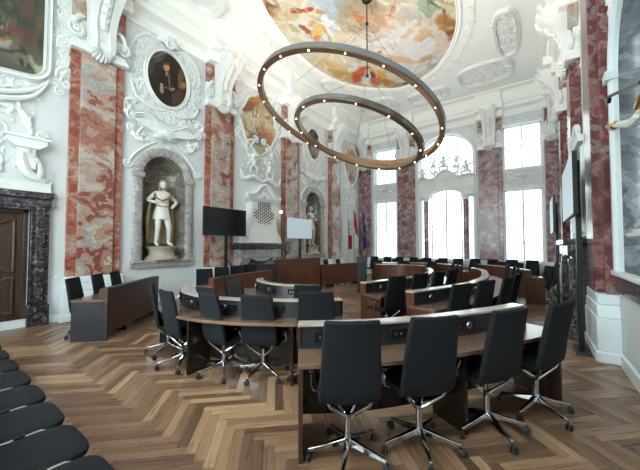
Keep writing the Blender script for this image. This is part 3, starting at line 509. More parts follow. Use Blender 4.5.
# ------------------------------------------------------------------ statues in niches
def figure(parent,M,h=1.75,flip=1):
    """standing marble figure, one skinned surface"""
    J={'p':(0,0,.94),'w':(0.01,.02,1.08),'c':(0,.03,1.28),'n':(0,.04,1.47),'n2':(.01,.02,1.55),
       'sl':(-.17,.03,1.41),'el':(-.38,.02,1.2),'hl':(-.2,-.16,1.14),'sr':(.17,.03,1.41),'er':(.42,.04,1.22),'hr':(.2,-.1,1.03),
       'hpl':(-.1,0,.88),'kl':(-.13,-.05,.5),'al':(-.14,.03,.09),'tl':(-.16,-.13,.03),'hpr':(.1,0,.88),'kr':(.14,-.1,.5),'ar':(.17,-.02,.09),'tr':(.21,-.17,.03)}
    E=[('p','w'),('w','c'),('c','n'),('n','n2'),('c','sl'),('sl','el'),('el','hl'),('c','sr'),('sr','er'),('er','hr'),('p','hpl'),('hpl','kl'),('kl','al'),('al','tl'),('p','hpr'),('hpr','kr'),('kr','ar'),('ar','tr')]
    rad={'p':.135,'w':.12,'c':.15,'n':.06,'n2':.055,'sl':.075,'sr':.075,'el':.05,'er':.05,'hl':.036,'hr':.036,'hpl':.1,'hpr':.1,'kl':.07,'kr':.07,'al':.045,'ar':.045,'tl':.035,'tr':.035}
    k=list(J); me=bpy.data.meshes.new('figure'); s=h/1.75
    me.from_pydata([tuple(M@(Vector((J[q][0]*flip,J[q][1],J[q][2]))*s)) for q in k],[(k.index(a),k.index(b)) for a,b in E],[])
    o=bpy.data.objects.new('figure',me); col.objects.link(o); o.parent=parent; me.materials.append(M_['stat'])
    sk=o.modifiers.new('skin','SKIN'); sk.use_smooth_shade=True
    for i,q in enumerate(k): me.skin_vertices[0].data[i].radius=(rad[q]*s,rad[q]*s)
    me.skin_vertices[0].data[0].use_root=True
    sb=o.modifiers.new('sub','SUBSURF'); sb.levels=2; sb.render_levels=2
    hd=MB(); hd.ball((.02*flip*s,0,1.66*s),(.085*s,.095*s,.115*s),12,9,M); hd.add([(-.018*s+.02*flip*s,-.09*s,1.67*s),(.018*s+.02*flip*s,-.09*s,1.67*s),(.02*flip*s,-.125*s,1.635*s),(.02*flip*s,-.088*s,1.7*s)],[(0,1,2),(0,2,3),(1,3,2)],M)
    for q in(-1,1): hd.ball(((.02*flip+q*.03)*s,-.088*s,1.675*s),.014*s,6,4,M); hd.ball(((.02*flip+q*.085)*s,0,1.66*s),(.014*s,.02*s,.028*s),6,4,M)
    hd.ball((.02*flip*s,-.092*s,1.61*s),(.025*s,.012*s,.009*s),6,4,M)
    hd.build('head','stat',parent)
    hr=MB(); rg=random.Random(5)
    for i in range(46):
        a=rg.uniform(.0,PI); z=rg.uniform(1.52,1.77); q=.085 if z<1.7 else .06
        hr.ball((.02*flip*s+q*s*math.cos(a),q*s*math.sin(a)*.9+.02*s,z*s),(.028*s,.028*s,.034*s),6,5,M)
    hr.build('curly_hair','mantle',parent)
    # short tunic, mantle behind with gilded edge
    tu=MB(); prof=[(.165,1.36),(.15,1.2),(.135,1.08),(.17,.95),(.2,.8),(.215,.72)]; n=28; vs=[]
    for j,(r,z) in enumerate(prof):
        for i in range(n): a=2*PI*i/n; q=r*(1+.06*math.sin(7*a+j*.4)*(j/5)); vs.append((q*1.08*math.cos(a)*s,(q*.85*math.sin(a)+.02)*s,z*s))
    tu.add(vs,[(j*n+i,j*n+(i+1)%n,(j+1)*n+(i+1)%n,(j+1)*n+i) for j in range(len(prof)-1) for i in range(n)],M); tu.build('tunic','stat',parent)
    ck=MB(); vs=[]; m=14; n=24
    for j in range(m):
        t=j/(m-1); z=1.44-1.38*t
        for i in range(n):
            a=.1+ (PI-.2)*i/(n-1); r=(.17+.12*math.sin(min(1,t*1.6)*PI*.5)+.1*t*(1-t))*(1+.09*math.sin(i*1.5+t*3)); vs.append((r*math.cos(a)*1.1*s,(r*.8*math.sin(a)+.03)*s,z*s))
    ck.add(vs,[(j*n+i,j*n+i+1,(j+1)*n+i+1,(j+1)*n+i) for j in range(m-1) for i in range(n-1)],M); o=ck.build('mantle','mantle',parent)
    so=o.modifiers.new('thick','SOLIDIFY'); so.thickness=.02
    gd=MB()
    for i in(0,n-1): gd.tube([tuple(M@Vector(vs[j*n+i])) for j in range(m)],.017*s,5)
    gd.tube([tuple(M@(Vector(p)*s)) for p in((-.2,.0,1.42),(-.26,-.1,1.3),(-.1,-.17,1.2),(.06,-.17,1.26),(.2,-.08,1.36),(.22,.02,1.44))],.022*s,5)
    gd.tube([tuple(M@(Vector(p)*s)) for p in((-.19,-.02,1.08),(0,-.16,1.05),(.19,-.02,1.08))],.014*s,5)
    gd.tube([tuple(M@(Vector(p)*s)) for p in((-.08,-.02,1.77),(.02,-.09,1.775),(.12,-.02,1.77))],.012*s,5)
    gd.build('gilded_trim','gold',parent)
def niche(xf,c,w,sill,spring,rise,label,m='grey',fw=.23,depth=.55,ledge=True,inner='nichegrey'):
    e=thing('wall_niche',label,'niche')
    n=18; mb=MB(); rows=[]; 
    for k in range(n+1):                       # half-round apse: rows of constant angle over the plan, up and over the dome
        a=PI*k/n; rows.append([(c+w*math.cos(a),sill,-depth*math.sin(a)),(c+w*math.cos(a),spring,-depth*math.sin(a))])
    vs=[p for r in rows for p in r]; mb.add(vs,[(2*k,2*k+1,2*k+3,2*k+2) for k in range(n)])
    vs=[];md=8
    for j in range(md+1):
        b=PI/2*j/md
        for k in range(n+1): a=PI*k/n; vs.append((c+w*math.cos(a)*math.cos(b),spring+rise*math.sin(b),-depth*math.sin(a)*math.cos(b)))
    mb.add(vs,[(j*(n+1)+k,j*(n+1)+k+1,(j+1)*(n+1)+k+1,(j+1)*(n+1)+k) for j in range(md) for k in range(n)])
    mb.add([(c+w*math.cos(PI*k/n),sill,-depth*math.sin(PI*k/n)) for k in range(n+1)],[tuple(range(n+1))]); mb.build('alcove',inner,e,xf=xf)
    fr=MB(); P=[(c-w-fw/2,sill)]+[(c-(w+fw/2)*math.cos(PI*i/24),spring+(rise+fw/2)*math.sin(PI*i/24)) for i in range(25)]+[(c+w+fw/2,sill)]
    fr.sweep(P,[(-fw/2,0),(-fw/2,.05),(-fw/4,.09),(fw/4,.09),(fw/2,.05),(fw/2,0)]); fr.build('frame',m,e,xf=xf)
    im=MB()
    for u in(c-w-fw/2,c+w+fw/2): im.box((u-fw/2-.02,spring-.06,0),(u+fw/2+.02,spring+.06,.13))
    im.sweep([(c+w*math.cos(PI*k/n),depth*math.sin(PI*k/n)) for k in range(n+1)],[(0,spring-.05),(.05,spring-.05),(.05,spring+.05),(0,spring+.05)],M=Matrix(((1,0,0,0),(0,0,1,0),(0,-1,0,0),(0,0,0,1)))); im.build('impost_band',m,e,xf=xf)
    if ledge:
        lg=MB(); lg.box((c-w-fw-.04,sill-.2,0),(c+w+fw+.04,sill-.06,.1)); lg.box((c-w-fw-.02,sill-.07,-.02),(c+w+fw+.02,sill,.14)); lg.build('ledge',m,e,xf=xf,bevel=.015)
    return e
def statue(x,y,z,rz,h,lp,ls,ped=.36,flip=1):
    p=thing('statue_pedestal',lp,'pedestal',(x,y,z))
    MB().lathe([(.42,0),(.42,.05),(.36,.09),(.33,.14),(.34,ped-.1),(.38,ped-.05),(.39,ped)],n=28).build('drum','pedestal',p)
    MB().lathe([(.0,ped+.001),(.39,ped+.001)],n=28).build('top_plate','pedestal',p)
    e=thing('statue',ls,'statue',(x,y,z+ped),rz); figure(e,Matrix.Identity(4),h,flip); return e
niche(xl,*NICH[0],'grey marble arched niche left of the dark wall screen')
niche(xl,*NICH[1],'grey marble arched niche right of the pale screen')
statue(LX-.12,4.27,1.25,R(90),1.84,'round pale marble pedestal in the niche left of the dark screen','white marble statue with gilded mantle, hands at waist, in the nearer left niche')
statue(LX-.12,11.2,1.25,R(90),1.84,'round pale marble pedestal in the niche right of the pale screen','white marble statue in the farther niche right of the pale screen',flip=-1)
niche(xr,*RN[:5],'large white framed niche of grey marble at the right edge',m='white',fw=.16,depth=.75,inner='bluestone',ledge=False)
rl=MB(); rl.box((3.4,1.0,0),(5.84,1.22,.05)); e=tag(rl.build('marble_band','black',xf=xr,bevel=.01),'dark marble band under the right hand niche','band')
rl=MB(); rl.box((3.42,1.24,0),(5.78,1.3,.1)); tag(rl.build('niche_sill','white',xf=xr,bevel=.012),'white moulded sill below the right hand niche','sill')
pd=thing('statue_pedestal','flat white stone slab under the statue at the right edge','pedestal')
MB().box((3.7,1.74,-.55),(5.3,1.8,.02)).box((3.75,1.8,-.5),(5.25,1.84,-.02)).build('slab','stat',pd,xf=xr,bevel=.015)
MB().box((3.95,1.32,-.5),(5.1,1.74,-.06)).build('block','bluestone',pd,xf=xr,bevel=.015)
e=thing('statue','white statue with outstretched gilded hand in the niche at the right edge','statue',(RX+.1,4.28,1.84),R(-88)); figure(e,Matrix.Identity(4),1.78)
am=MB(); am.tube([(-.12,.0,1.44),(-.35,-.05,1.24),(-.55,-.1,1.2),(-.85,-.18,1.3)],[.085,.065,.055,.035],8); am.ball((-.9,-.19,1.32),(.05,.04,.03),8,6)
for k in range(4): am.tube([(-.92,-.21+.015*k,1.32),(-.99,-.215+.02*k,1.31-.004*k),(-1.02,-.21+.02*k,1.28)],[.012,.011,.008],5)
am.build('outstretched_arm','stat',e)
gc=MB()
for k in range(9): gc.ball((-.8-.04*k,-.19+.02*math.sin(k*2),1.29+.02*math.cos(k*2.3)+.008*k),(.035,.03,.028),7,5)
gc.build('gilded_cuff','gold',e)
MB().tube([(-.76,-.25,1.56),(-.7,-.25,1.62),(.4,-.25,1.29)],.02,8).build('staff','plastic',e)
# ------------------------------------------------------------------ pictures in stucco frames
def framed(name,label,cat,out,c,blobs,base,xf,seed,mute=.15,gain=1.,fw=.1,rings=60,warp=.05,bump=2.5,fh=.08,tex=.08,dabs=0,dl=.2):
    e=thing(name,label,cat); picture('canvas',out,c,blobs,base,e,xf,rings=rings,warp=warp,seed=seed,bump=bump,tex=tex,dabs=dabs,dl=dl,mute=mute,gain=gain)
    f=MB(); frame_path(f,out,fw,fh); f.build('frame','stucco',e,xf=xf); return e
o1=ellipse(4.3,6.35,.61,.81,72); framed('oval_portrait','dark oval portrait of a man in black in stucco wreath','portrait',o1,(4.3,6.35),PORTRAIT,'2c221c',xl,11,warp=.01,rings=70)
o2=ellipse(11.2,6.4,.56,.76,48); framed('oval_portrait','farther dark oval portrait above the second statue niche','portrait',o2,(11.2,6.4),PORTRAIT_FAR,'4a4a46',xl,12,dabs=30,warp=.03,rings=40)
o3=lobed(7.78,6.2,.88,1.1,96,.05); framed('lobed_painting','lobed warm coloured painting above the fireplace','painting',o3,(7.78,6.2),LOBED,'cfc09c',xl,13,warp=.04,gain=.78,dabs=150,dl=.12,rings=80,fw=.08)
o4=lobed(14.75,6.15,.75,1.12,72,.05); framed('lobed_painting','farthest lobed painting high above the three flags','painting',o4,(14.75,6.15),LOBED_FAR,'bdb3a2',xl,14,dabs=80,rings=40,fw=.08)
o5=[]
for cu,cv,a0 in((1.38,5.42,-90),(1.38,7.3,0),(-1.2,7.3,90),(-1.2,5.1,180)):
    o5+=[(cu+.34*math.cos(R(a0+i*11.25)),cv+.34*math.sin(R(a0+i*11.25))) for i in range(9)]
o5=[p for a,b in zip(o5,o5[1:]+o5[:1]) for p in [(a[0]+(b[0]-a[0])*k/4,a[1]+(b[1]-a[1])*k/4) for k in range(4)]]
framed('battle_painting','large dark painting with rounded corners above the door at top left','painting',o5,(.9,6.0),BATTLE,'43433a',xl,15,mute=.4,warp=.03,dabs=60,dl=.18,rings=100,fw=.14,fh=.12)
out=[(-6.05,5.35),(-6.23,5.73),(-6.38,6.1),(-6.55,6.6),(-6.73,7.34),(-6.87,8.16),(-6.93,9.07),(-6.85,9.91),(-6.6,10.72),(-6.16,11.5),(-5.54,12.16),(-4.81,12.62),(-4.03,12.58),(-3.32,12.27),(-2.74,11.75),(-2.21,10.97),(-1.84,10.06),(-1.65,9.04),(-1.65,8),(-1.85,7),(-2.2,6.1),(-2.8,5.3),(-3.6,4.8),(-4.4,4.65),(-5.3,4.85)]
def smoothloop(P,k):
    o=[];n=len(P)
    for i in range(n):
        p0,p1,p2,p3=[Vector(P[(i+j)%n]) for j in(-1,0,1,2)]
        for s in range(k):
            f=s/k; q=.5*((2*p1)+(p2-p0)*f+(2*p0-5*p1+4*p2-p3)*f*f+(3*p1-p0-3*p2+p3)*f**3); o.append((q.x,q.y))
    return o
o6=smoothloop(out,12)
e=thing('ceiling_fresco','large oval ceiling fresco with clouds and orange draped figures','fresco')
picture('painted_field',o6,(-4.2,8.7),FRESCO,'ddd3bd',e,xc,d=.015,rings=140,warp=.1,seed=31,bump=1.5,tex=.05,dabs=330,dl=.24,mute=0,gain=.84)
f=MB(); frame_path(f,o6,.16,.07); f.build('moulded_border','ceil',e,xf=xc)
# ------------------------------------------------------------------ stucco reliefs
def relief(label,xf,fn,seed,m='stucco',name='stucco_relief',group=None):
    mb=MB(); fn(mb,random.Random(seed)); return tag(mb.build(name,m,xf=xf),label,'stucco relief',group)
def wreath(cu,cv,a,b,w,n,s):
    def fn(mb,rg):
        for i in range(n):
            t=2*PI*i/n+rg.uniform(-.08,.08); q=rg.uniform(0,1)
            u=cu+(a+w*q)*math.cos(t); v=cv+(b+w*q)*math.sin(t); k=rg.random()
            if k<.45: leaf(mb,u,v,t+rg.uniform(-1.4,1.4),.26*s,.06*s)
            elif k<.75: scroll(mb,u,v,.12*s,.026*s,a0=rg.uniform(0,6),dr=rg.choice((-1,1)),n=14)
            else: flower(mb,u,v,.085*s)
        for s_ in(-1,1):
            for v0 in(-.7,-.25,.2,.65): acanthus(mb,cu+s_*(a+.08),cv+b*v0,PI/2-s_*.5,.55*s,.045*s,dr=s_,rg=rg)
    return fn
def f1(mb,rg):
    wreath(4.3,6.35,.68,.88,.32,300,.62)(mb,rg)
    shell(mb,4.3,7.28,.34,.1,PI-.1,9,h=.14); scroll(mb,4.3,7.3,.16,.05,d=.08)
    for s in(-1,1):
        curve(mb,[(4.3+s*.1,7.2,0),(4.3+s*.5,7.35,0),(4.3+s*.85,7.1,0),(4.3+s*1.0,6.7,0)],.045); acanthus(mb,4.3+s*.75,5.4,s*.2+(0 if s>0 else PI),.5,.05,dr=-s,rg=rg)
        curve(mb,[(4.3,5.46,0),(4.3+s*.35,5.38,0),(4.3+s*.8,5.55,0),(4.3+s*.95,5.9,0)],.05)
relief('dense white wreath of leaves and scrolls around the dark oval portrait',xl,f1,3)
def cart(c,v,s=1.,put=True):
    def fn(mb,rg):
        ps=[(c-.95*s,v+.5*s,0),(c-.6*s,v+.62*s,0),(c-.2*s,v+.42*s,0),(c,v+.38*s,0),(c+.2*s,v+.42*s,0),(c+.6*s,v+.62*s,0),(c+.95*s,v+.5*s,0)]
        for k,t in((0,.05),(.08,.03),(-.07,.03)): curve(mb,[(a,b+k*s,0) for a,b,_ in ps],t*s,30,d=.06)
        mb.prism([(c-.9*s,v+.42*s),(c-.55*s,v+.5*s),(c,v+.3*s),(c+.55*s,v+.5*s),(c+.9*s,v+.42*s),(c+.7*s,v+.3*s),(c,v+.15*s),(c-.7*s,v+.3*s)],0,.13)
        shell(mb,c,v+.05*s,.36*s,.15,PI-.15,9,h=.16)
        for q in(-1,1):
            scroll(mb,c+q*.92*s,v+.48*s,.13*s,.04*s,a0=PI/2,dr=-q,d=.06); acanthus(mb,c+q*.45*s,v-.02*s,-PI/2+q*1.1,.5*s,.05*s,dr=q,rg=rg)
            curve(mb,[(c+q*.2*s,v,0),(c+q*.55*s,v-.22*s,0),(c+q*.85*s,v-.55*s,0),(c+q*.98*s,v-.85*s,0)],.035*s); scroll(mb,c+q*.98*s,v-.75*s,.12*s,.035*s,dr=q)
            curve(mb,[(c+q*.6*s,v+.3*s,0),(c+q*.75*s,v+.05*s,0),(c+q*.6*s,v-.15*s,0)],.04*s)
        cluster(mb,c,v+.8*s,.6*s,.22*s,60,rg,.62*s); cluster(mb,c,v+.1*s,.75*s,.32*s,80,rg,.62*s)
    return fn
relief('white stucco cartouche with shell and cornice above the nearer left niche',xl,cart(4.27,4.5),4)
relief('white stucco cartouche above the farther left niche',xl,cart(11.2,4.5),5)
relief('white wreath around the farther oval portrait',xl,wreath(11.2,6.4,.66,.88,.3,90,1.1),6)
def f2(mb,rg):
    cluster(mb,7.8,4.65,.8,.45,110,rg,.75); putto(mb,7.4,4.6,.95); putto(mb,8.2,4.5,.95,fl=-1)
    for s in(-1,1): curve(mb,[(7.8,4.0,0),(7.8+s*.4,4.15,0),(7.8+s*.85,4.0,0),(7.8+s*1.0,4.3,0)],.08,d=.1); acanthus(mb,7.8+s*.6,5.0,PI/2-s*.3,.7,.05,dr=s,rg=rg)
    wreath(7.78,6.2,.98,1.22,.16,60,.9)(mb,rg)
relief('white stucco figures and wreath between fireplace chimney breast and lobed painting',xl,f2,7)
relief('white stucco ornament between the flags and the farthest lobed painting',xl,lambda mb,rg:(cluster(mb,14.6,4.2,.7,.8,90,rg,1.2)),8)
relief('white stucco leaf spray on top of the farthest lobed painting',xl,lambda mb,rg:(cluster(mb,14.75,7.3,.6,.15,24,rg,1.)),28)
# over-door: white ledge, two scrolled consoles, arabesques
def f3(mb,rg):
    curve(mb,[(1.28,4.7,0),(1.34,4.3,0),(1.5,3.95,0),(1.3,3.75,0)],.05); curve(mb,[(1.38,3.6,0),(1.36,3.35,0),(1.45,3.1,0),(1.72,2.95,0)],.1,20,d=.06); cluster(mb,.5,3.5,.75,.5,50,rg,.65); cluster(mb,1.35,4.35,.3,.35,26,rg,.6)
    mb.prism([(1.12,3.78),(1.72,3.78),(1.72,3.7),(1.6,3.6),(1.24,3.6),(1.12,3.7)],0,.24); mb.box((1.08,3.78,0),(1.76,3.83,.28)); mb.box((1.28,3.2,0),(1.56,3.6,.16))
    for k in range(8): flower(mb,1.42+.09*math.sin(k*.5)+.03*k,3.52-.07*k,.05,d=.19)
    scroll(mb,1.74,2.97,.1,.035,dr=-1); scroll(mb,1.66,3.93,.1,.035,dr=1); acanthus(mb,1.5,4.0,1.7,.7,.05,dr=1,rg=rg)
    for a,b,r,q in((1.0,3.95,.24,1),(.6,3.6,.26,-1),(1.0,3.15,.14,1),(.2,3.8,.25,1),(.35,3.15,.18,-1)): scroll(mb,a,b,r,.032,a0=1.+a,dr=q,n=28)
    curve(mb,[(1.15,3.75,0),(1.0,3.5,0),(1.1,3.3,0),(.95,3.1,0),(.6,3.05,0),(.2,3.2,0)],.035,24); curve(mb,[(1.0,4.35,0),(.8,4.5,0),(.5,4.35,0),(.2,4.5,0)],.04)
    for i in range(22): leaf(mb,rg.uniform(-.4,1.15),rg.uniform(3.05,4.3),rg.uniform(0,6),.16,.03)
    for s in(0,1): curve(mb,[(-.6,4.75-.08*s,0),(.3,4.6-.1*s,0),(1.0,4.62-.12*s,0),(1.5,4.85-.14*s,0),(1.75,5.15,0)],.05,24,d=.05)
    mb.box((-1.2,2.74,0),(1.82,2.94,.09))
relief('white stucco bracket and arabesque scrolls above the dark door at left',xl,f3,9)
def f4(mb,rg):
    for i in range(70):
        k=i%2; v=rg.uniform(5.0,7.9); u=1.99+rg.uniform(-.07,.1)
        if rg.random()<.5: leaf(mb,u,v,rg.uniform(0,6),.24,.055)
        else: scroll(mb,u,v,.1,.028,a0=rg.uniform(0,6),n=14)
    for i in range(60): leaf(mb,rg.uniform(-.6,1.6),4.9+rg.uniform(-.14,.14)+(.2 if i%3 else 0)*0,rg.uniform(0,6),.22,.05)
    for v in(5.3,6.0,6.9): acanthus(mb,1.86,v,PI/2-.1,.45,.05,dr=-1,rg=rg)
relief('leafy white stucco border around the large dark painting at top left',xl,f4,10)
# far wall spandrels
def f5(mb,rg):
    N=60
    def lo(u): return up_lo(u)
    mb.prism([(AB-1.3+2.6*i/N,lo(AB-1.3+2.6*i/N)+.02) for i in range(N+1)]+[(AB+1.3-2.6*i/N,max(4.14,lower_arch(AB+1.3-2.6*i/N)+.03)) for i in range(N+1)],0,.06)
    curve(mb,[(AB-1.3+2.6*i/12,lo(AB-1.3+2.6*i/12)+.03,0) for i in range(13)],.055,60,taper=False,d=.06)
    cluster(mb,AB,4.85,1.15,.22,60,rg,.9,d=.05); putto(mb,AB-.02,5.65,1.1,d=.1); putto(mb,AB+1.0,5.28,1.1,d=.1); putto(mb,AB-1.05,5.2,1.0,d=.1,fl=-1)
    for s in(-1,1): acanthus(mb,AB+s*.3,5.1,PI/2-s*1.2,.8,.05,dr=s,d=.05,rg=rg); cluster(mb,AB+s*1.05,4.35,.22,.15,12,rg,.8,d=.05)
relief('white stucco pediment with seated cherubs between the two arched windows',xf_,f5,11)
for (a,b),w,sd in((WA,'leftmost',12),(WC,'rightmost',13)):
    def f6(mb,rg):
        c=(a+b)/2; frame_path(mb,[(a+.02,4.22),(b-.02,4.22),(b-.02,4.95),(a+.02,4.95)],.07,.05); shell(mb,c,4.78,.2,PI+.2,2*PI-.2,7,h=.08)
        for s in(-1,1): acanthus(mb,c+s*.1,4.6,(0 if s>0 else PI)-s*.3,.5,.035,dr=s,rg=rg); scroll(mb,c+s*.5,4.45,.1,.025,dr=s)
        cluster(mb,c,4.55,.5,.18,16,rg,.7)
    relief('white stucco panel between upper and lower %s windows'%w,xf_,f6,sd)
    relief('white stucco frieze over the %s upper window'%w,xf_,lambda mb,rg:cluster(mb,(a+b)/2,7.28,.8,.14,30,rg,.9),sd+20)
relief('white stucco shell at the crown of the arched window',xf_,lambda mb,rg:shell(mb,AB,7.25,.3,.1,PI-.1,9,h=.1),15)
relief('white stucco leaves at upper left of the arched window',xf_,lambda mb,rg:cluster(mb,AB-1.08,7.08,.25,.18,18,rg,1),16)
relief('white stucco leaves at upper right of the arched window',xf_,lambda mb,rg:cluster(mb,AB+1.08,7.08,.25,.18,18,rg,1),19)
# ceiling reliefs: panels between pilasters, medallions towards the fresco
def cpanel(u,v,a,b,rot=0):
    def fn(mb,rg):
        frame_path(mb,ellipse(u,v,a,b,40,3.2),.1,.11); frame_path(mb,ellipse(u,v,a*.86,b*.86,40,3.2),.04,.03)
        cluster(mb,u,v,a*.72,b*.72,int(120*a*b)+24,rg,1.45)
        for s in(-1,1):
            for q in(-1,1): acanthus(mb,u+s*a*.15,v+q*b*.15,math.atan2(q,s),min(a,b)*.8,.045,dr=s*q,rg=rg)
    return fn
LABC={(0,0):'left ceiling panel nearest the camera',(0,1):'left ceiling panel over the fireplace',(0,2):'left ceiling panel beyond the chandelier',(1,0):'right ceiling panel nearest the camera',(1,1):'right ceiling panel in the middle',(1,2):'right ceiling panel towards the windows'}
for i,x in enumerate((-7.05,-.62)):
    for j,y in enumerate((4.3,7.8,11.4)):
        if i==0 and j==1: relief('small leafy stucco on '+LABC[(i,j)],xc,lambda mb,rg:(cluster(mb,x-.05,y,.12,1.2,34,rg,1.),vine(mb,x-.05,y-1.25,x-.05,y+1.25,.08,3,.02,rg)),40+i*3+j); continue
        w=.34 if i else .42
        if i==0 and j==0: relief('leafy stucco field on '+LABC[(i,j)],xc,cpanel(-7.45,4.25,.6,1.12),40); continue
        relief('leafy stucco field on '+LABC[(i,j)],xc,cpanel(x+(.15 if (i==0 and j==0) else 0),y,w*(1.5 if j==0 else .9),1.25),40+i*3+j)
relief('leafy stucco field on far ceiling before the window wall, left part',xc,cpanel(-6.2,13.7,.9,.75),50)
relief('leafy stucco field on far ceiling before the window wall, right part',xc,cpanel(-1.5,13.5,.95,.8),51)
relief('leafy stucco field on far ceiling before the arched window',xc,cpanel(-3.9,14.0,.9,.5),52)
relief('sparse stucco flowers following the fresco border on its left side',xc,lambda mb,rg:[cluster(mb,-4.3+2.98*math.cos(t),8.7+4.15*math.sin(t),.15,.15,4,rg,.8) for t in [R(a) for a in range(130,240,8)]]+[curve(mb,[(-4.3+2.98*math.cos(R(a)),8.7+4.15*math.sin(R(a)),0) for a in range(128,242,6)],.02,60,taper=False)],53)
relief('sparse stucco flowers following the fresco border on its far right side',xc,lambda mb,rg:[cluster(mb,-4.2+2.95*math.cos(t),8.7+4.3*math.sin(t),.15,.15,4,rg,.8) for t in [R(a) for a in range(-20,125,8)]]+[curve(mb,[(-4.2+2.95*math.cos(R(a)),8.7+4.3*math.sin(R(a)),0) for a in range(-22,128,6)],.02,60,taper=False)],54)
# right wall reliefs above mirror
relief('white stucco scrolls above the mirror on the right wall',xr,lambda mb,rg:(cluster(mb,8.05,4.4,.5,.8,60,rg,1.3),curve(mb,[(7.2,3.6,0),(7.6,3.95,0),(8.1,3.7,0),(8.6,3.95,0),(8.9,3.6,0)],.07,24,d=.2)),16)
relief('white stucco ornament around the top of the right hand niche',xr,lambda mb,rg:(cluster(mb,5.65,5.2,.12,.5,22,rg,1.2),cluster(mb,4.62,5.4,.9,.3,40,rg,1.3)),17)
relief('white stucco ornament on right wall between the second and third marble pilasters',xr,lambda mb,rg:cluster(mb,11.4,5.2,.9,1.2,90,rg,1.4),18)
relief('white stucco ornament on right wall beside the far window wall',xr,lambda mb,rg:cluster(mb,14.4,5.2,.7,1.2,60,rg,1.4),29)
relief('white stucco ornament high on right wall above the mirror scrolls',xr,lambda mb,rg:cluster(mb,8.,6.4,.9,.9,60,rg,1.4),30)
# ------------------------------------------------------------------ door at left
d=bpy.data.objects.new('door_1',None); col.objects.link(d); struct(d)
for a,b in((-.73,.365),(.385,1.48)):
    lf=MB(); lf.box((a,.02,-.16),(b,2.34,-.1)); lf.build('door_leaf','door',d,xf=xl,bevel=.004)
    pn=MB()
    for v0,v1 in((.28,.98),(1.12,2.14)):
        u0,u1=a+.16,b-.16; P=[(u0,v0),(u0+.1,v0+.0),(u0+.18,v0+.06),(u1-.18,v0+.06),(u1-.1,v0),(u1,v0),(u1,v0+.1),(u1,v1-.1),(u1,v1),(u1-.1,v1),(u1-.18,v1-.06),(u0+.18,v1-.06),(u0+.1,v1),(u0,v1),(u0,v1-.1),(u0,v0+.1)]
        pn.sweep(P,[(-.03,-.1),(-.025,-.075),(0,-.06),(.025,-.075),(.03,-.1)],closed=True); pn.box((u0+.09,v0+.1,-.1),(u1-.09,v1-.1,-.085))
    pn.build('door_panel','door',d,xf=xl)
fr=MB(); fr.box((-.8,0,-.24),(1.55,2.4,-.19)); fr.build('door_backing','door',d,xf=xl)
js=MB(); js.box((1.43,0,-.2),(1.52,2.38,.0)); js.box((-.77,2.29,-.2),(1.52,2.38,.0)); js.box((-.77,0,-.2),(-.7,2.38,0)); js.build('door_lining','door',d,xf=xl,bevel=.01)
ds=thing('door_surround','dark veined marble surround of the wooden door at left','door surround')
def jamb(u0,u1,name):
    s_=MB()
    s_.box((u0,0,0),(u1,.42,.16)); s_.box((u0+.02,.42,0),(u1-.02,2.36,.1)); s_.box((u0+.1,.42,0),(u1-.1,2.36,.15)); s_.box((u0+.02,.42,0),(u0+.06,2.36,.13)); s_.build(name,'black',ds,xf=xl,bevel=.012)
jamb(1.5,1.84,'jamb'); jamb(-1.1,-.75,'jamb')
s_=MB(); s_.box((-1.1,2.36,0),(1.84,2.6,.12)); s_.box((-1.1,2.42,0),(1.84,2.5,.15)); s_.box((-1.12,2.6,0),(1.86,2.68,.19)); s_.box((-1.14,2.68,0),(1.88,2.74,.14)); s_.build('lintel','black',ds,xf=xl,bevel=.012)
sw=MB(); sw.lathe([(.035,0),(.035,.02),(.015,.03),(0,.03)],n=14,M=Matrix.Translation((1.98,.95,0))); tag(sw.build('wall_socket','white',xf=xl),'small round white wall fitting beside the dark marble door surround','wall fitting')
# ------------------------------------------------------------------ fireplaces
f=thing('fireplace','dark grey marble fireplace under white chimney breast behind the rostrum','fireplace')
a,b=6.45,8.75
m_=MB(); m_.box((a,1.62,0),(b,1.72,.6)); m_.box((a+.06,1.54,0),(b-.06,1.62,.52)); m_.box((a+.12,1.5,0),(b-.12,1.55,.46)); m_.build('mantel_shelf','black',f,xf=xl,bevel=.015)
m_=MB(); m_.box((a+.15,1.2,0),(b-.15,1.5,.4)); m_.prism([(a+.6,1.2),(a+.9,1.08),(b-.9,1.08),(b-.6,1.2)],0,.4); m_.build('frieze','grey',f,xf=xl,bevel=.01)
for u in(a+.15,b-.55):
    m_=MB(); P=[(0,.5),(.2,.56),(.42,.5),(.75,.38),(1.0,.38),(1.2,.5)]; vs=[]
    for v,dd in P: vs+=[(u,v,0),(u,v,dd),(u+.4,v,dd),(u+.4,v,0)]
    m_.add(vs,[(i*4+j,i*4+(j+1)%4,(i+1)*4+(j+1)%4,(i+1)*4+j) for i in range(5) for j in range(4)]+[(0,1,2,3),(20,21,22,23)]); m_.build('jamb','grey',f,xf=xl)
MB().box((a+.55,0,0),(b-.55,1.2,.02)).build('firebox','plastic',f,xf=xl)
g=MB()
for i in range(-6,9):
    for s in(-1,1):
        x0=a+.55+.18*i; 
        p=[(x0+.18*k*(1 if s>0 else 1),(.12*k if s>0 else 1.08-.12*k)) for k in range(10)]; p=[q for q in p if a+.55<q[0]<b-.55]
        if len(p)>1: g.tube([(p[0][0],p[0][1],.22),(p[-1][0],p[-1][1],.22)],.014,5)
g.build('lattice_screen','stat',f,xf=xl)
cb=thing('chimney_breast','white stucco chimney breast with honeycomb panel above left fireplace','chimney breast')
m_=MB(); prof=[(6.9,8.62,1.72,.42),(6.95,8.58,1.98,.4),(7.05,8.5,2.05,.34),(7.18,8.4,2.6,.3),(7.22,8.36,3.2,.28),(7.1,8.46,3.26,.36),(7.0,8.56,3.34,.4)]; vs=[]
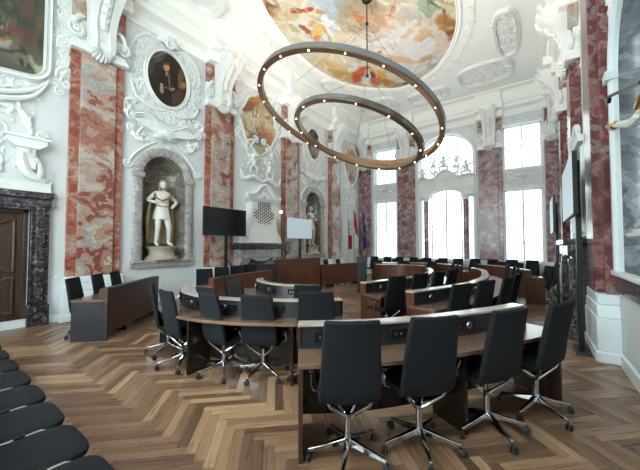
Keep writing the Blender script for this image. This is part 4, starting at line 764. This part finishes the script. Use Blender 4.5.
for u0,u1,v,dd in prof: vs+=[(u0,v,0),(u0,v,dd),(u1,v,dd),(u1,v,0)]
n=len(prof); m_.add(vs,[(i*4+j,i*4+j+1,(i+1)*4+j+1,(i+1)*4+j) for i in range(n-1) for j in range(3)]+[(0,1,2,3),tuple(range(4*n-4,4*n))]); m_.build('body','stucco',cb,xf=xl)
m_=MB(); curve(m_,[(6.95,3.42,0),(7.3,3.5,0),(7.55,3.75,0),(7.8,3.85,0),(8.05,3.75,0),(8.3,3.5,0),(8.62,3.42,0)],.08,30,taper=False,d=.28); m_.prism([(7.0,3.34),(8.56,3.34),(8.3,3.5),(8.05,3.75),(7.8,3.85),(7.55,3.75),(7.3,3.5)],0,.3)
for s in(-1,1):
    q=MB(); scroll(q,7.8+s*.5,3.05,.12,.03,dr=s,d=.3); q.build('volute','stucco',cb,xf=xl)
cluster(m_,7.8,3.55,.4,.12,14,random.Random(3),.8,d=.3); m_.build('moulded_crest','stucco',cb,xf=xl)
hx=MB()
for i in range(-5,6):
    for j in range(-8,9):
        u=7.8+i*.095; v=2.75+j*.11*.98+(.054 if i%2 else 0)
        if abs(i)*.095/.5+abs(v-2.75)/.68<1.15+.15*math.cos(6*math.atan2(v-2.75,i*.1+.001)): hx.lathe([(.036,0),(.036,.012),(0,.012)],n=6,M=Matrix.Translation((u,v,.302)))
hx.build('honeycomb_panel','greylam',cb,xf=xl)
f=thing('fireplace','dark speckled marble fireplace at right behind the black screen post','fireplace')
for u,s in((7.0,0),(8.7,1)):
    m_=MB(); m_.box((u-.05,0,0),(u+.35,.25,.5)); m_.box((u,.25,0),(u+.3,1.45,.42)); m_.box((u+.05,.3,0),(u+.25,1.4,.46)); m_.build('jamb','black',f,xf=xr,bevel=.012)
m_=MB(); m_.box((6.95,1.45,0),(9.05,1.65,.48)); m_.box((6.92,1.65,0),(9.1,1.76,.54)); m_.build('mantel_shelf','black',f,xf=xr,bevel=.015)
MB().box((7.3,0,0),(8.7,1.45,.05)).build('firebox','plastic',f,xf=xr)
mi=thing('overmantel_mirror','tall mirror in white frame above the dark fireplace on the right','mirror')
m_=MB(); m_.box((7.05,1.78,0),(8.95,3.55,.1)); frame_path(m_,[(7.1,1.85),(8.9,1.85),(8.9,3.5),(7.1,3.5)],.16,.26); m_.box((6.98,3.5,0),(9.02,3.62,.3)); m_.build('frame','stucco',mi,xf=xr,bevel=.01)
MB().box((7.2,1.95,.1),(8.8,3.4,.115)).build('mirror_glass','mirror',mi,xf=xr,smooth=False)
# ------------------------------------------------------------------ swivel conference chair (origin on the floor, faces +Y)
def make_chair():
    t=thing('conference_chair','x','chair')
    prof=[(-.075,.488,.225),(-.108,.503,.228),(-.13,.53,.231),(-.145,.6,.232),(-.163,.72,.226),(-.19,.87,.216),(-.222,1.03,.206),(-.24,1.115,.2)]
    def loft(prof,th,name):
        mb=MB(); vs=[]; n=len(prof)
        for i,(y,z,w) in enumerate(prof):
            a=prof[max(i-1,0)];b=prof[min(i+1,n-1)]; d=Vector((b[0]-a[0],b[1]-a[1])).normalized(); nx,nz=d.y,-d.x
            for k in range(5): x=-w+2*w*k/4; cv=.018*(1-(x/w)**2); vs.append((x,y-nx*(th/2+cv),z-nz*(th/2+cv)))
            for k in range(5): x=w-2*w*k/4; cv=.018*(1-(x/w)**2); vs.append((x,y+nx*(th/2)-nx*cv,z+nz*(th/2)-nz*cv))
        mb.add(vs,[(i*10+k,i*10+(k+1)%10,(i+1)*10+(k+1)%10,(i+1)*10+k) for i in range(n-1) for k in range(10)]+[tuple(range(10))[::-1],tuple(range((n-1)*10,n*10))])
        return mb.build(name,'fabric',t,bevel=.014,angle=50,seg=3)
    loft(prof,.045,'backrest')
    sp=[(.33,.478,.225),(.3,.502,.235),(.17,.514,.24),(.03,.506,.238),(-.095,.49,.226)]
    loft([(y,z,w) for y,z,w in sp][::-1],.05,'seat')
    cl=MB(); cl.lathe([(.0,.1),(.036,.1),(.04,.13),(.03,.16),(.026,.2),(.026,.34),(.0,.345)],n=16); cl.build('column','chrome',t)
    yb=MB()
    for s in(-1,1):
        yb.tube([(0,-.0,.315),(s*.05,-.03,.35),(s*.15,-.11,.45),(s*.165,-.12,.49)],[.02,.017,.013,.013],8)
        yb.tube([(0,0,.325),(s*.1,.1,.42),(s*.14,.17,.485)],[.02,.014,.012],8)
    yb.build('seat_support','chrome',t)
    for s in(-1,1):
        ar=MB(); ar.tube([(s*.2,.08,.475),(s*.262,.08,.49),(s*.285,.06,.55),(s*.285,.02,.645),(s*.28,.06,.672)],[.012]*5,8); a=ar.build('armrest','chrome',t)
        pd=MB(); pd.box((s*.28-.022,-.05,.672),(s*.28+.022,.2,.694)); pd.build('arm_pad','plastic',a,bevel=.009)
    for k in range(5):
        a=PI/2+2*PI*k/5+.35; c,s=math.cos(a),math.sin(a); lg=MB(); vs=[]
        for r,zt,zb,w in((.02,.165,.115,.026),(.17,.125,.092,.02),(.31,.098,.072,.013)):
            for q,z in((-1,zb),(-.8,zt),(.8,zt),(1,zb)): vs.append((r*c-q*w*s,r*s+q*w*c,z))
        lg.add(vs,[(i*4+j,i*4+(j+1)%4,(i+1)*4+(j+1)%4,(i+1)*4+j) for i in range(2) for j in range(4)]+[(0,1,2,3),(8,9,10,11)]); l=lg.build('base_leg','chrome',t,bevel=.004)
        ca=MB(); Mx=Matrix.Translation((.315*c,.315*s,.03))@Matrix.Rotation(a+.9*k,4,'Z')@Matrix.Rotation(PI/2,4,'X')
        for q in(-.022,.008): ca.lathe([(0,q),(.026,q),(.03,q+.003),(.03,q+.012),(.026,q+.014),(0,q+.014)],n=14,M=Mx)
        ca.tube([(.31*c,.31*s,.035),(.31*c,.31*s,.08)],.008,6); ca.build('caster','rubber',l)
    return t
proto=make_chair(); first=[True]
def chair(x,y,rz,label,group):
    rz-=PI/2                                    # rz given as the heading the sitter faces
    if first[0]:
        first[0]=False; proto.location=(x,y,0); proto.rotation_euler=(0,0,rz); tag(proto,label,None,group); return proto
    o=dup(proto,(x,y,0),rz,label,group)
    if group not in(GA,GDD,GE):                          # seats set a little lower than at the nearest desk
        for c in o.children:
            if y!=2.98 and c.name.split('.')[0] in('backrest','seat','seat_support','armrest'): c.location.z=-.065
    return o
# ------------------------------------------------------------------ curved council desks
def crom(P,k=8):
    if len(P)==2: return [tuple(Vector(P[0]).lerp(Vector(P[1]),i/k)) for i in range(k+1)]
    o=[];n=len(P)
    for i in range(n-1):
        p0,p1,p2,p3=[Vector(P[min(max(i+j,0),n-1)]) for j in(-1,0,1,2)]
        for s in range(k):
            f=s/k; q=.5*((2*p1)+(p2-p0)*f+(2*p0-5*p1+4*p2-p3)*f*f+(3*p1-p0-3*p2+p3)*f**3); o.append((q.x,q.y))
    return o+[tuple(P[-1])]
def at_len(P,s):
    for a,b in zip(P,P[1:]):
        a_,b_=Vector(a),Vector(b); l=(b_-a_).length
        if s<=l or b is P[-1]: d=(b_-a_).normalized(); return a_+d*min(s,l),d
        s-=l
def length(P): return sum((Vector(b)-Vector(a)).length for a,b in zip(P,P[1:]))
def desk(P,label,cat='desk',group=None,depth=.46,hw=.74,hc=.95,wd='walnut',seats=None,cap='captop',gap=.12,endm='walnut',name='curved_desk',unit=True):
    P=crom(P) if len(P)>2 else crom(P,6); Ltot=length(P); e=thing(name,label,cat,group=group)
    MB().sweep(P,[(-.03,gap),(-.03,hc-.022),(0,hc-.022),(0,gap)]).build('modesty_panel',wd,e)
    MB().sweep(P,[(0,hw),(0,hc-.022),(.075,hc-.022),(.105,hw)]).build('console','panelgrey',e)
    MB().sweep(P,[(-.045,hc-.022),(-.045,hc),(.1,hc),(.1,hc-.022)]).build('console_top',cap,e,bevel=.003)
    MB().sweep(P,[(0,hw-.035),(0,hw),(depth,hw),(depth,hw-.035)]).build('worktop','top',e,bevel=.003)
    MB().sweep(P,[(.03,hw-.16),(.03,hw-.036),(.05,hw-.036),(.05,hw-.16)]).build('cable_tray','plastic',e)
    for k,s in enumerate((.0,Ltot-.002)):
        p,d=at_len(P,s); nr=Vector((d.y,-d.x)); q=d*(.035 if k==0 else -.035); mb=MB()
        A=[p-nr*.03,p+nr*(depth-.01),p+nr*(depth-.01)+q,p-nr*.03+q]; mb.prism([tuple(v) for v in A],0,hw-.036)
        mb.build('end_panel',endm,e,bevel=.003)
        A=[p-nr*.032-q*.15,p+nr*.108-q*.15,p+nr*.108+q*.6,p-nr*.032+q*.6]; MB().prism([tuple(v) for v in A],hw+.001,hc-.023).build('console_end',endm if k==0 else wd,e)
    n=seats or max(1,round(Ltot/.72))
    for i in range(1,n):
        if i%2==0 or n<3:
            p,d=at_len(P,Ltot*i/n); nr=Vector((d.y,-d.x)); w=d*.015; A=[p+nr*.0-w,p+nr*(depth-.06)-w,p+nr*(depth-.06)+w,p+w]; MB().prism([tuple(v) for v in A],0,hw-.037).build('leg_panel',wd,e,bevel=.003)
    if unit:
        for i in range(n):
            p,d=at_len(P,Ltot*(i+.5)/n); nr=Vector((d.y,-d.x)); a=math.atan2(d.y,d.x)
            Mx=Matrix.Translation((p.x+nr.x*.092,p.y+nr.y*.092,hw+.1))@Matrix.Rotation(a,4,'Z')@Matrix.Rotation(R(9.5),4,'X')
            cu=MB(); cu.box((-.2,-.012,-.05),(.2,.0,.05),Mx); o=cu.build('control_unit','plastic',e,bevel=.003)
            kb=MB(); Mr=Mx@Matrix.Translation((.03,-.012,0))@Matrix.Rotation(PI/2,4,'X'); kb.lathe([(.042,0),(.042,.008),(.036,.02),(0,.022)],n=18,M=Mr)
            jk=MB()
            for q in(-.15,-.1): jk.lathe([(.014,0),(.014,.01),(0,.011)],n=10,M=Mx@Matrix.Translation((q,-.012,0))@Matrix.Rotation(PI/2,4,'X'))
            kb.build('speaker_knob','steel',o); jk.build('jack_sockets','steel',o)
            so=MB(); so.box((.11,-.018,-.032),(.175,-.012,.032),Mx); so.build('socket','greylam',o)
    return e,P
YM=14.62
mir=lambda P:[(x,YM-y) for x,y in P][::-1]
A_=[(-1.77,2.13),(-1.34,2.5),(-1.0,2.9),(-.7,3.36),(-.4,3.9),(-.2,4.32)]
B_=[(-4.8,2.84),(-4.3,2.58),(-3.7,2.5),(-3.1,2.66),(-2.5,3.02),(-2.1,3.4)]
C_=[(-4.75,4.5),(-4.42,4.2),(-3.9,4.02),(-3.4,4.1),(-3.1,4.27)]
D_=[(-2.68,5.1),(-2.42,5.95),(-2.27,6.62),(-2.2,7.31),(-2.27,8.0),(-2.42,8.67),(-2.74,9.5)]
E_=[(-1.58,4.5),(-1.32,5.25),(-1.06,6.1),(-.95,7.31),(-1.06,8.52),(-1.25,9.6),(-1.62,10.35)]
GD='curved walnut council desks of the horseshoe'
desk(A_,'nearest curved desk with four chairs at its near side, lower right',group=GD,seats=4,endm='walnut2',wd='shadewood')
desk(B_,'curved desk at centre left with five chairs along its near side',group=GD,seats=5,wd='shadewood',endm='shadewood',depth=.41)
desk(C_,'small inner curved desk before the rostrum at centre left',group=GD,seats=3)
desk(D_,'inner curved desk running away behind the nearest right desks',group=GD,seats=6)
desk(E_,'long curved desk between the nearest desk and the inner right desk',group=GD,seats=8)
desk(mir(C_),'inner curved desk at the far side of the horseshoe',group=GD,seats=3)
desk(mir(B_),'outer curved desk at the far side of the horseshoe',group=GD,seats=5)
desk(mir(A_),'farthest outer curved desk near the right wall with walnut end panel',group=GD,seats=4)
GA='chairs at the nearest curved desk'; GDD='chairs at the inner right curved desk'; GE='chairs at the long curved desk'
def hd(P,s):
    P=crom(P); p,d=at_len(P,length(P)*s); return p,Vector((d.y,-d.x))
for (x,y,h),l in zip(((-1.21,2.06,129),(-.80,2.51,139),(-.38,3.1,148),(-.02,3.71,154)),('leftmost chair at the nearest curved desk','second chair from left at the nearest curved desk','third chair from left at the nearest curved desk','rightmost chair at the nearest curved desk')):
    chair(x,y,R(h),'charcoal swivel chair with chrome base, '+l,GA)
GB='chairs at the centre left curved desk'
for (x,y,h),l in zip(((-4.62,2.44,62),(-3.97,2.3,84),(-3.3,2.47,88),(-2.83,2.72,114),(-2.2,2.98,128)),('leftmost, seen side on','second from left','in the middle of five','fourth from left','rightmost, behind the nearest desk')):
    chair(x,y,R(h),'charcoal swivel chair at the centre left curved desk, '+l,GB)
def along(P,ss,off,labels,group,tw=0):
    for k,s in enumerate(ss):
        p,n=hd(P,s); q=p+n*off; chair(q.x,q.y,math.atan2(-n.y,-n.x)+R(tw),labels[k],group)
along(C_,(.2,.5,.93),.5,['charcoal chair leftmost at the small inner desk','charcoal chair in the middle of the small inner desk','charcoal chair rightmost at the small inner desk'],'chairs at the small inner desk')
ORD=['first','second','third','fourth','fifth','sixth','seventh','eighth']
along(D_,[.045,.19,.335,.48,.63,.78,.92],.46,['charcoal chair at inner right curved desk, %s counting from the aisle'%q for q in ORD],GDD,tw=-5)
along(E_,[.05,.165,.28,.395,.52,.64,.76,.88],.46,['charcoal chair at the long curved desk, %s counting from the nearest end'%q for q in ORD],GE,tw=-5)
along(mir(C_),[.15,.5,.85],.5,['charcoal chair at far inner curved desk, %s from the right'%q for q in ORD],'chairs at the far inner desk')
along(mir(B_),[.1,.3,.5,.7,.9],.5,['charcoal chair at far outer curved desk, %s from the right'%q for q in ORD],'chairs at the far outer desk')
along(mir(A_),[.12,.36,.62,.86],.5,['charcoal chair behind farthest desk near right wall, %s from the right'%q for q in ORD],'chairs at the farthest desk')
# left bench desk (dark front towards the room)
LD=[(-7.42,3.62),(-6.03,2.08)]
desk(LD,'straight walnut desk with dark grey end panel before the left wall',hw=.71,hc=.9,seats=3,endm='greylam',wd='walnut2',depth=.56,name='straight_desk',cap='greylam')
for (x,y),l in zip(((-6.77,2.03),(-7.22,2.55),(-7.62,3.02)),('nearest','middle','farthest')):
    chair(x,y,R(48),'charcoal chair behind the straight desk at left wall, %s of three'%l,'chairs behind the straight desk at left')
# rostrum: two wings and a taller centre
desk([(-6.42,6.5),(-6.25,5.3),(-5.9,4.1)],'near wing of the walnut rostrum under the dark wall screen',hw=.72,hc=.9,seats=4,name='rostrum_wing',cap='walnut',endm='greylam')
for k,(x,y) in enumerate(((-6.6,4.45),(-6.78,5.1),(-6.92,5.72),(-7.02,6.3))):
    chair(x,y,R(-12),'charcoal chair behind near rostrum wing, %s from the left'%ORD[k],'chairs behind the near rostrum wing')
desk([(-6.1,11.4),(-6.4,10.4),(-6.58,9.28)],'far wing of the walnut rostrum left of the lectern',hw=.72,hc=.9,seats=3,name='rostrum_wing',cap='walnut',endm='greylam')
for k,(x,y) in enumerate(((-7.05,9.75),(-6.95,10.45),(-6.75,11.1))):
    chair(x,y,R(10),'charcoal chair behind far rostrum wing, %s from the left'%ORD[k],'chairs behind the far rostrum wing')
desk([(-6.6,9.2),(-6.85,8.2),(-6.92,7.13)],'tall walnut president desk in the centre of the rostrum',hw=.95,hc=1.17,seats=2,name='president_desk',cap='walnut',endm='walnut',gap=.04)
for k,(x,y) in enumerate(((-7.5,7.2),(-7.5,8.5),)):
    chair(x,y,R(0),'charcoal chair behind tall president desk, %s'%('nearer one before the fireplace','farther one')[k],'chairs behind the president desk')
# side desk between wing and president desk, dark
sd=thing('side_desk','dark grey side desk between rostrum wing and president desk','desk',(-6.95,6.82,0),R(5))
MB().box((-.3,-.2,0),(.2,.2,1.02)).build('body','greylam',sd,bevel=.006); MB().box((-.33,-.23,1.02),(.23,.23,1.05)).build('top_board','greylam',sd,bevel=.006)
# lectern
l=thing('lectern','tall dark grey lectern in front of the far rostrum wing','lectern',(-4.93,9.4,0),R(28)); l.scale=(.85,.85,1)
MB().box((-.2,-.2,0),(.2,.2,.04)).build('base','greylam',l,bevel=.005)
MB().box((-.19,-.19,.04),(.19,.16,1.05)).build('body','greylam',l,bevel=.005)
MB().box((-.195,-.2,.55),(.195,-.19,.565)).box((-.195,-.2,.08),(.195,-.19,1.0)).build('front_panel','panelgrey',l,bevel=.003)
t_=MB(); t_.prism([(-.24,1.05),(.24,1.05),(.24,1.09),(-.24,1.24),(-.24,1.2)],-.22,.22,M=Matrix(((0,0,1,0),(1,0,0,0),(0,1,0,0),(0,0,0,1)))); t_.build('sloping_top','greylam',l,bevel=.005)
g=MB(); g.tube([(0,.1,1.15),(.02,.1,1.3),(.0,-.02,1.42)],.008,6); g.ball((0,-.03,1.43),.018,8,6); g.build('microphone','plastic',l)
k=thing('clerk_desk','plain walnut box desk right of the tall grey lectern','desk',(-4.72,11.15,0),R(10))
MB().box((-.42,-.3,.03),(.42,.3,.93)).build('body','walnut2',k,bevel=.005); MB().box((-.45,-.33,.93),(.45,.33,.96)).build('top_board','walnut',k,bevel=.004)
# chairs along the window wall
for i in range(11):
    chair(-6.9+.68*i,14.35+.12*(i%2),R(-90),'charcoal chair in the row before the window wall, %s from the left'%['first','second','third','fourth','fifth','sixth','seventh','eighth','ninth','tenth','eleventh'][i],'chairs before the window wall')
for i in range(3): chair(.35,11.9+.75*i,R(180),'charcoal chair along the right wall beyond the farthest desk, %s'%('nearest','middle','farthest')[i],'chairs along the right wall')
# ------------------------------------------------------------------ visitor chairs along the bottom left
vc=thing('visitor_chair','x','chair')
s_=MB(); n=9; vs=[]; out=[]
for i in range(40):
    t=2*PI*i/40; c,s=math.cos(t),math.sin(t); p=4.6; out.append((.233*math.copysign(abs(c)**(2/p),c),.255*math.copysign(abs(s)**(2/p),s)+(.0)))
for sc,z in((.9,.405),(.98,.415),(1.,.432),(.985,.448),(.94,.457),(.6,.462),(.25,.462)): vs+=[(x*sc,y*sc if sc>.85 else y*sc,z) for x,y in out]
s_.add(vs,[(j*40+i,j*40+(i+1)%40,(j+1)*40+(i+1)%40,(j+1)*40+i) for j in range(6) for i in range(40)]+[tuple(range(40))[::-1],tuple(range(240,280))]); s_.build('seat','fabric',vc)
s_=MB(); vs=[]
for j in range(7):
    t=j/6; z=.5+.36*t; y=-.27-.07*t; w=.215*(1-.12*t**3)
    for i in range(9): x=-w+2*w*i/8; vs.append((x,y-.035*(1-(x/w)**2),z))
s_.add(vs,[(j*9+i,j*9+i+1,(j+1)*9+i+1,(j+1)*9+i) for j in range(6) for i in range(8)]); o=s_.build('backrest','fabric',vc); so=o.modifiers.new('t','SOLIDIFY'); so.thickness=.035; so.offset=0; bv=o.modifiers.new('b','BEVEL'); bv.width=.012; bv.segments=2
for s in(-1,1):
    f=MB(); f.tube([(s*.24,.2,.012),(s*.24,.17,.42),(s*.24,.1,.452),(s*.24,-.2,.455),(s*.234,-.27,.47),(s*.215,-.34,.8)],.006,8); f.tube([(s*.238,-.3,.012),(s*.238,-.12,.42)],.009,8); f.build('side_frame','chrome',vc)
    f=MB(); f.box((s*.238-.014,-.02,.452),(s*.238+.014,.03,.468)); f.build('linking_bracket','plastic',vc,bevel=.003)
f=MB(); f.tube([(-.238,.16,.39),(.238,.16,.39)],.008,6); f.tube([(-.238,-.16,.39),(.238,-.16,.39)],.008,6); f.build('cross_bar','chrome',vc)
words=['nearest','second','third','fourth','fifth','sixth','seventh','eighth','ninth']
for i in range(9):
    x=-1.89-.487*i; y=.45+.004*i; lb='black padded chrome framed visitor chair in the bottom left row, %s from the camera'%words[i]
    if i==0: vc.location=(x,y,0); tag(vc,lb,None,'visitor chairs in the bottom left row')
    else: dup(vc,(x,y,0),0,lb,'visitor chairs in the bottom left row')
# ------------------------------------------------------------------ screens on stands
def screen(label,c,rz,zc,w,h,post,m,th=.07,pz=None,frame='plastic',fp=.28):
    e=thing('screen_stand',label,'screen',(post[0],post[1],0)); pz=pz or zc+h/2-.1
    MB().box((-.035,-.045,.01),(.035,.045,pz)).build('post','plastic',e,bevel=.004)
    MB().box((-fp,-.3,0),(fp,.3,.012)).build('foot_plate','greylam',e,bevel=.003)
    Mx=Matrix.Translation((c[0]-post[0],c[1]-post[1],zc))@Matrix.Rotation(rz,4,'Z')
    MB().box((-w/2,-th/2,-h/2),(w/2,th/2,h/2),Mx).build('housing',frame,e,bevel=.006)
    MB().box((-w/2+.018,-th/2-.004,-h/2+.018),(w/2-.018,-th/2,h/2-.018),Mx).build('display',m,e,smooth=False)
    bk=MB(); bk.box((-.2,th/2,-.25),(.2,th/2+.05,.25),Mx)
    bk.build('wall_bracket','plastic',e); return e
screen('dark wall sized screen on black post in front of the red marble pilaster',(-7.68,5.77,0),R(90),2.35,1.54,.84,(-7.76,5.85),'screenoff')
screen('pale screen on black post before the third red pilaster',(-7.68,9.3,0),R(90),2.31,1.58,.83,(-7.76,9.45),'screenreflect',frame='steel')
screen('screen seen edge on, on tall black post beside the right marble pilaster',(.5,6.75,0),R(-90),2.58,1.95,.95,(.565,6.25),'screenreflect',th=.06,pz=3.0,fp=.09)
screen('farther edge on screen by the right wall beyond the nearer one',(.42,10.6,0),R(-90),2.45,1.7,.95,(.5,10.6),'screenreflect',th=.06,fp=.15)
wl=thing('sconce_lamp','thin brass rod with small lit lamp beside the pale screen','lamp',(LX+.3,8.7,0))
MB().tube([(0,0,0),(0,0,2.9)],.016,8).build('rod','bronze',wl); MB().ball((0,0,2.95),.05,10,8).build('bulb','spot',wl); MB().lathe([(.12,0),(.12,.02),(0,.03)],n=16).build('base','bronze',wl)
# ------------------------------------------------------------------ flags
def flag(x,y,label,fn,seed,h=3.55):
    e=thing('flag_pole',label,'flag',(x,y,0),group='flags in the far left corner')
    MB().tube([(0,0,.1),(0,0,h)],.016,8).build('pole','steel',e); MB().lathe([(.2,0),(.2,.05),(.05,.09),(.03,.14)],n=16).build('foot','plastic',e); MB().lathe([(0,h+.1),(.022,h+.03),(.012,h)],n=8).build('finial','gold',e)
    mb=MB(); P=[];C=[]; nu,nv=26,40; rg=random.Random(seed); ph=rg.uniform(0,3)
    for j in range(nv+1):
        t=j/nv; z=h-.12-2.0*t; w=.07+.13*min(1,t*1.6)
        for i in range(nu+1):
            s=i/nu; a=s*PI*5+ph; P.append((.02+w*s*1.0,-.03+.05*math.sin(a)*(0.4+t),z-.12*s*(1-t))); C.append((*lin(fn(s,t)),1))
    mb.v=P; mb.f=[(j*(nu+1)+i,j*(nu+1)+i+1,(j+1)*(nu+1)+i+1,(j+1)*(nu+1)+i) for j in range(nv) for i in range(nu)]
    o=mb.build('cloth','cloth',e,cols=C); so=o.modifiers.new('t','SOLIDIFY'); so.thickness=.006
    e.rotation_euler=(0,0,R(15)); return e
flag(-8.22,14.1,'white over red flag with dark beast emblem, leftmost of three',lambda s,t:'b3202a' if t>.62 else ('2b2b2b' if (math.sin(s*17+t*9)*math.cos(t*31-s*6)>.25 and .15<t<.6) else 'e8e8ea'),1)
flag(-7.88,14.15,'red white red flag with eagle emblem, middle of three',lambda s,t:'5a3038' if abs(s-.5)<.22 and abs(t-.5)<.08 else ('e6e4e6' if .52+.3*(s-.5)<t else 'c0222f'),2)
flag(-7.4,14.2,'blue flag with ring of gold stars, rightmost of three',lambda s,t:'d9c24a' if any((abs(s-.5-.32*math.cos(a*PI/6))*1.+abs(t-.45-.2*math.sin(a*PI/6))*1.6)<.05 for a in range(12)) else '2a4a8c',3)
# ------------------------------------------------------------------ chandelier of two tilted rings
ch=thing('ring_chandelier','large bronze chandelier of two tilted rings with small spot lamps','chandelier',(-3.72,7.46,0))
def w2(p): return (p[0]+3.72,p[1]-7.46,p[2])
rod=MB(); rod.tube([w2((-3.72,7.46,6.36)),w2((-3.72,7.46,CZ-.03))],.017,10)
for z in(6.38,7.86): rod.ball(w2((-3.72,7.46,z)),(.05,.05,.06),12,8)
rod.lathe([(.14,CZ-.06),(.14,CZ-.02),(.03,CZ-.1)],n=20); rod.build('suspension_rod','plastic',ch)
def ring(c,n,r,nm,k,wirez,wires):
    n=Vector(n).normalized(); a=n.cross(Vector((0,1,0))).normalized(); b=n.cross(a); c=Vector(c); mb=MB(); N=128; hw,hh=.066,.07; vs=[]
    def pt(t,ro,zo): return w2(c+(a*math.cos(t)+b*math.sin(t))*(r+ro)+n*zo)
    for i in range(N):
        t=2*PI*i/N
        for ro,zo in((-hw,-hh),(hw,-hh),(hw,hh),(-hw,hh)): vs.append(pt(t,ro,zo))
    mb.add(vs,[(i*4+j,i*4+(j+1)%4,((i+1)%N)*4+(j+1)%4,((i+1)%N)*4+j) for i in range(N) for j in range(4)]); rg=mb.build(nm,'bronze',ch,bevel=.004)
    up=MB(); vs=[]
    for i in range(N):
        t=2*PI*i/N; vs+=[pt(t,-hw*.5,hh+.004),pt(t,hw*.5,hh+.004)]
    up.add(vs,[(i*2,i*2+1,((i+1)%N)*2+1,((i+1)%N)*2) for i in range(N)]); up.build('added_uplight','glow',rg)
    ed=MB(); 
    for i in range(N): pass
    vs=[]
    for i in range(N):
        t=2*PI*i/N; vs+=[pt(t,hw+.003,-hh*.7),pt(t,hw+.003,hh*.9)]
    ed.add(vs,[(i*2,i*2+1,((i+1)%N)*2+1,((i+1)%N)*2) for i in range(N)]); ed.build('outer_band','steel',rg)
    for i in range(k):
        t=2*PI*(i+.5)/k; s_=MB(); p=Vector(pt(t,0,-hh-.006)); s_.ball(tuple(p),(.015,.015,.011),10,6); s_.build('spot_lamp','spot',rg)
    for i,t in enumerate(wires):
        MB().tube([w2((-3.72,7.46,wirez)),pt(t,0,hh)],.005,5).build('suspension_wire','steel',ch)
ring((-4.13,7.08,5.10),(.207,.27,1),2.5,'outer_ring',20,7.86,[R(20),R(140),R(260)])
ring((-3.95,7.28,4.60),(.228,.263,1),1.75,'inner_ring',14,6.38,[R(60),R(180),R(300)])
# ------------------------------------------------------------------ light, sky, camera
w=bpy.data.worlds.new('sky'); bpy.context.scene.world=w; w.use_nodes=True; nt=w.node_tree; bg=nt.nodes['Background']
# overcast sky: brightened behind the camera to light the room, dimmer beyond the far windows
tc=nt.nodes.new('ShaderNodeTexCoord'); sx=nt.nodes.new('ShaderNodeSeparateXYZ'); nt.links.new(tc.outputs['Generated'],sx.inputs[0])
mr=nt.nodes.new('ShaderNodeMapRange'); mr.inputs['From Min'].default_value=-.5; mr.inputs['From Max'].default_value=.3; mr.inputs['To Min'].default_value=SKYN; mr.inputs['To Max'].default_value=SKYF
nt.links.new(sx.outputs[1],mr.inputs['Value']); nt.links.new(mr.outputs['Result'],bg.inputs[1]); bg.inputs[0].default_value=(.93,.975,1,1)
def portal(loc,rot,sx,sy):
    l=bpy.data.lights.new('window_portal','AREA'); l.shape='RECTANGLE'; l.size=sx; l.size_y=sy; l.energy=1; l.cycles.is_portal=True
    o=bpy.data.objects.new('window_portal',l); col.objects.link(o); o.location=loc; o.rotation_euler=rot
for a,b,c,d in((WA[0],WA[1],.9,4.1),(WA[0],WA[1],5.08,7.05),(WC[0],WC[1],.9,4.12),(WC[0],WC[1],5.05,7.02),(AB-1.3,AB+1.3,.9,4.45),(AB-1.3,AB+1.3,4.95,7.2)):
    portal(((a+b)/2,FY+.43,(c+d)/2),(R(-90),0,0),b-a,d-c)
for a,b in((-6.2,-4.9),(-4.3,-3.0),(-2.4,-1.1)): portal(((a+b)/2,BY-.43,3.8),(R(90),0,0),b-a,5.6)
cam=bpy.data.cameras.new('camera'); co=bpy.data.objects.new('camera',cam); col.objects.link(co)
cam.sensor_width=36; cam.lens=36*300/640; cam.clip_start=.05; cam.clip_end=200
p=math.atan(10/300); yaw=math.atan(215*math.cos(p)/300)
co.location=(0,0,1.65); co.rotation_euler=(PI/2+p,0,yaw)
sc=bpy.context.scene; sc.camera=co
sc.view_settings.view_transform='Standard'; sc.view_settings.look='None'; sc.view_settings.gamma=1; sc.view_settings.use_curve_mapping=False; sc.view_settings.exposure=EXPO
sc.cycles.max_bounces=10; sc.cycles.diffuse_bounces=6; sc.cycles.transparent_max_bounces=12
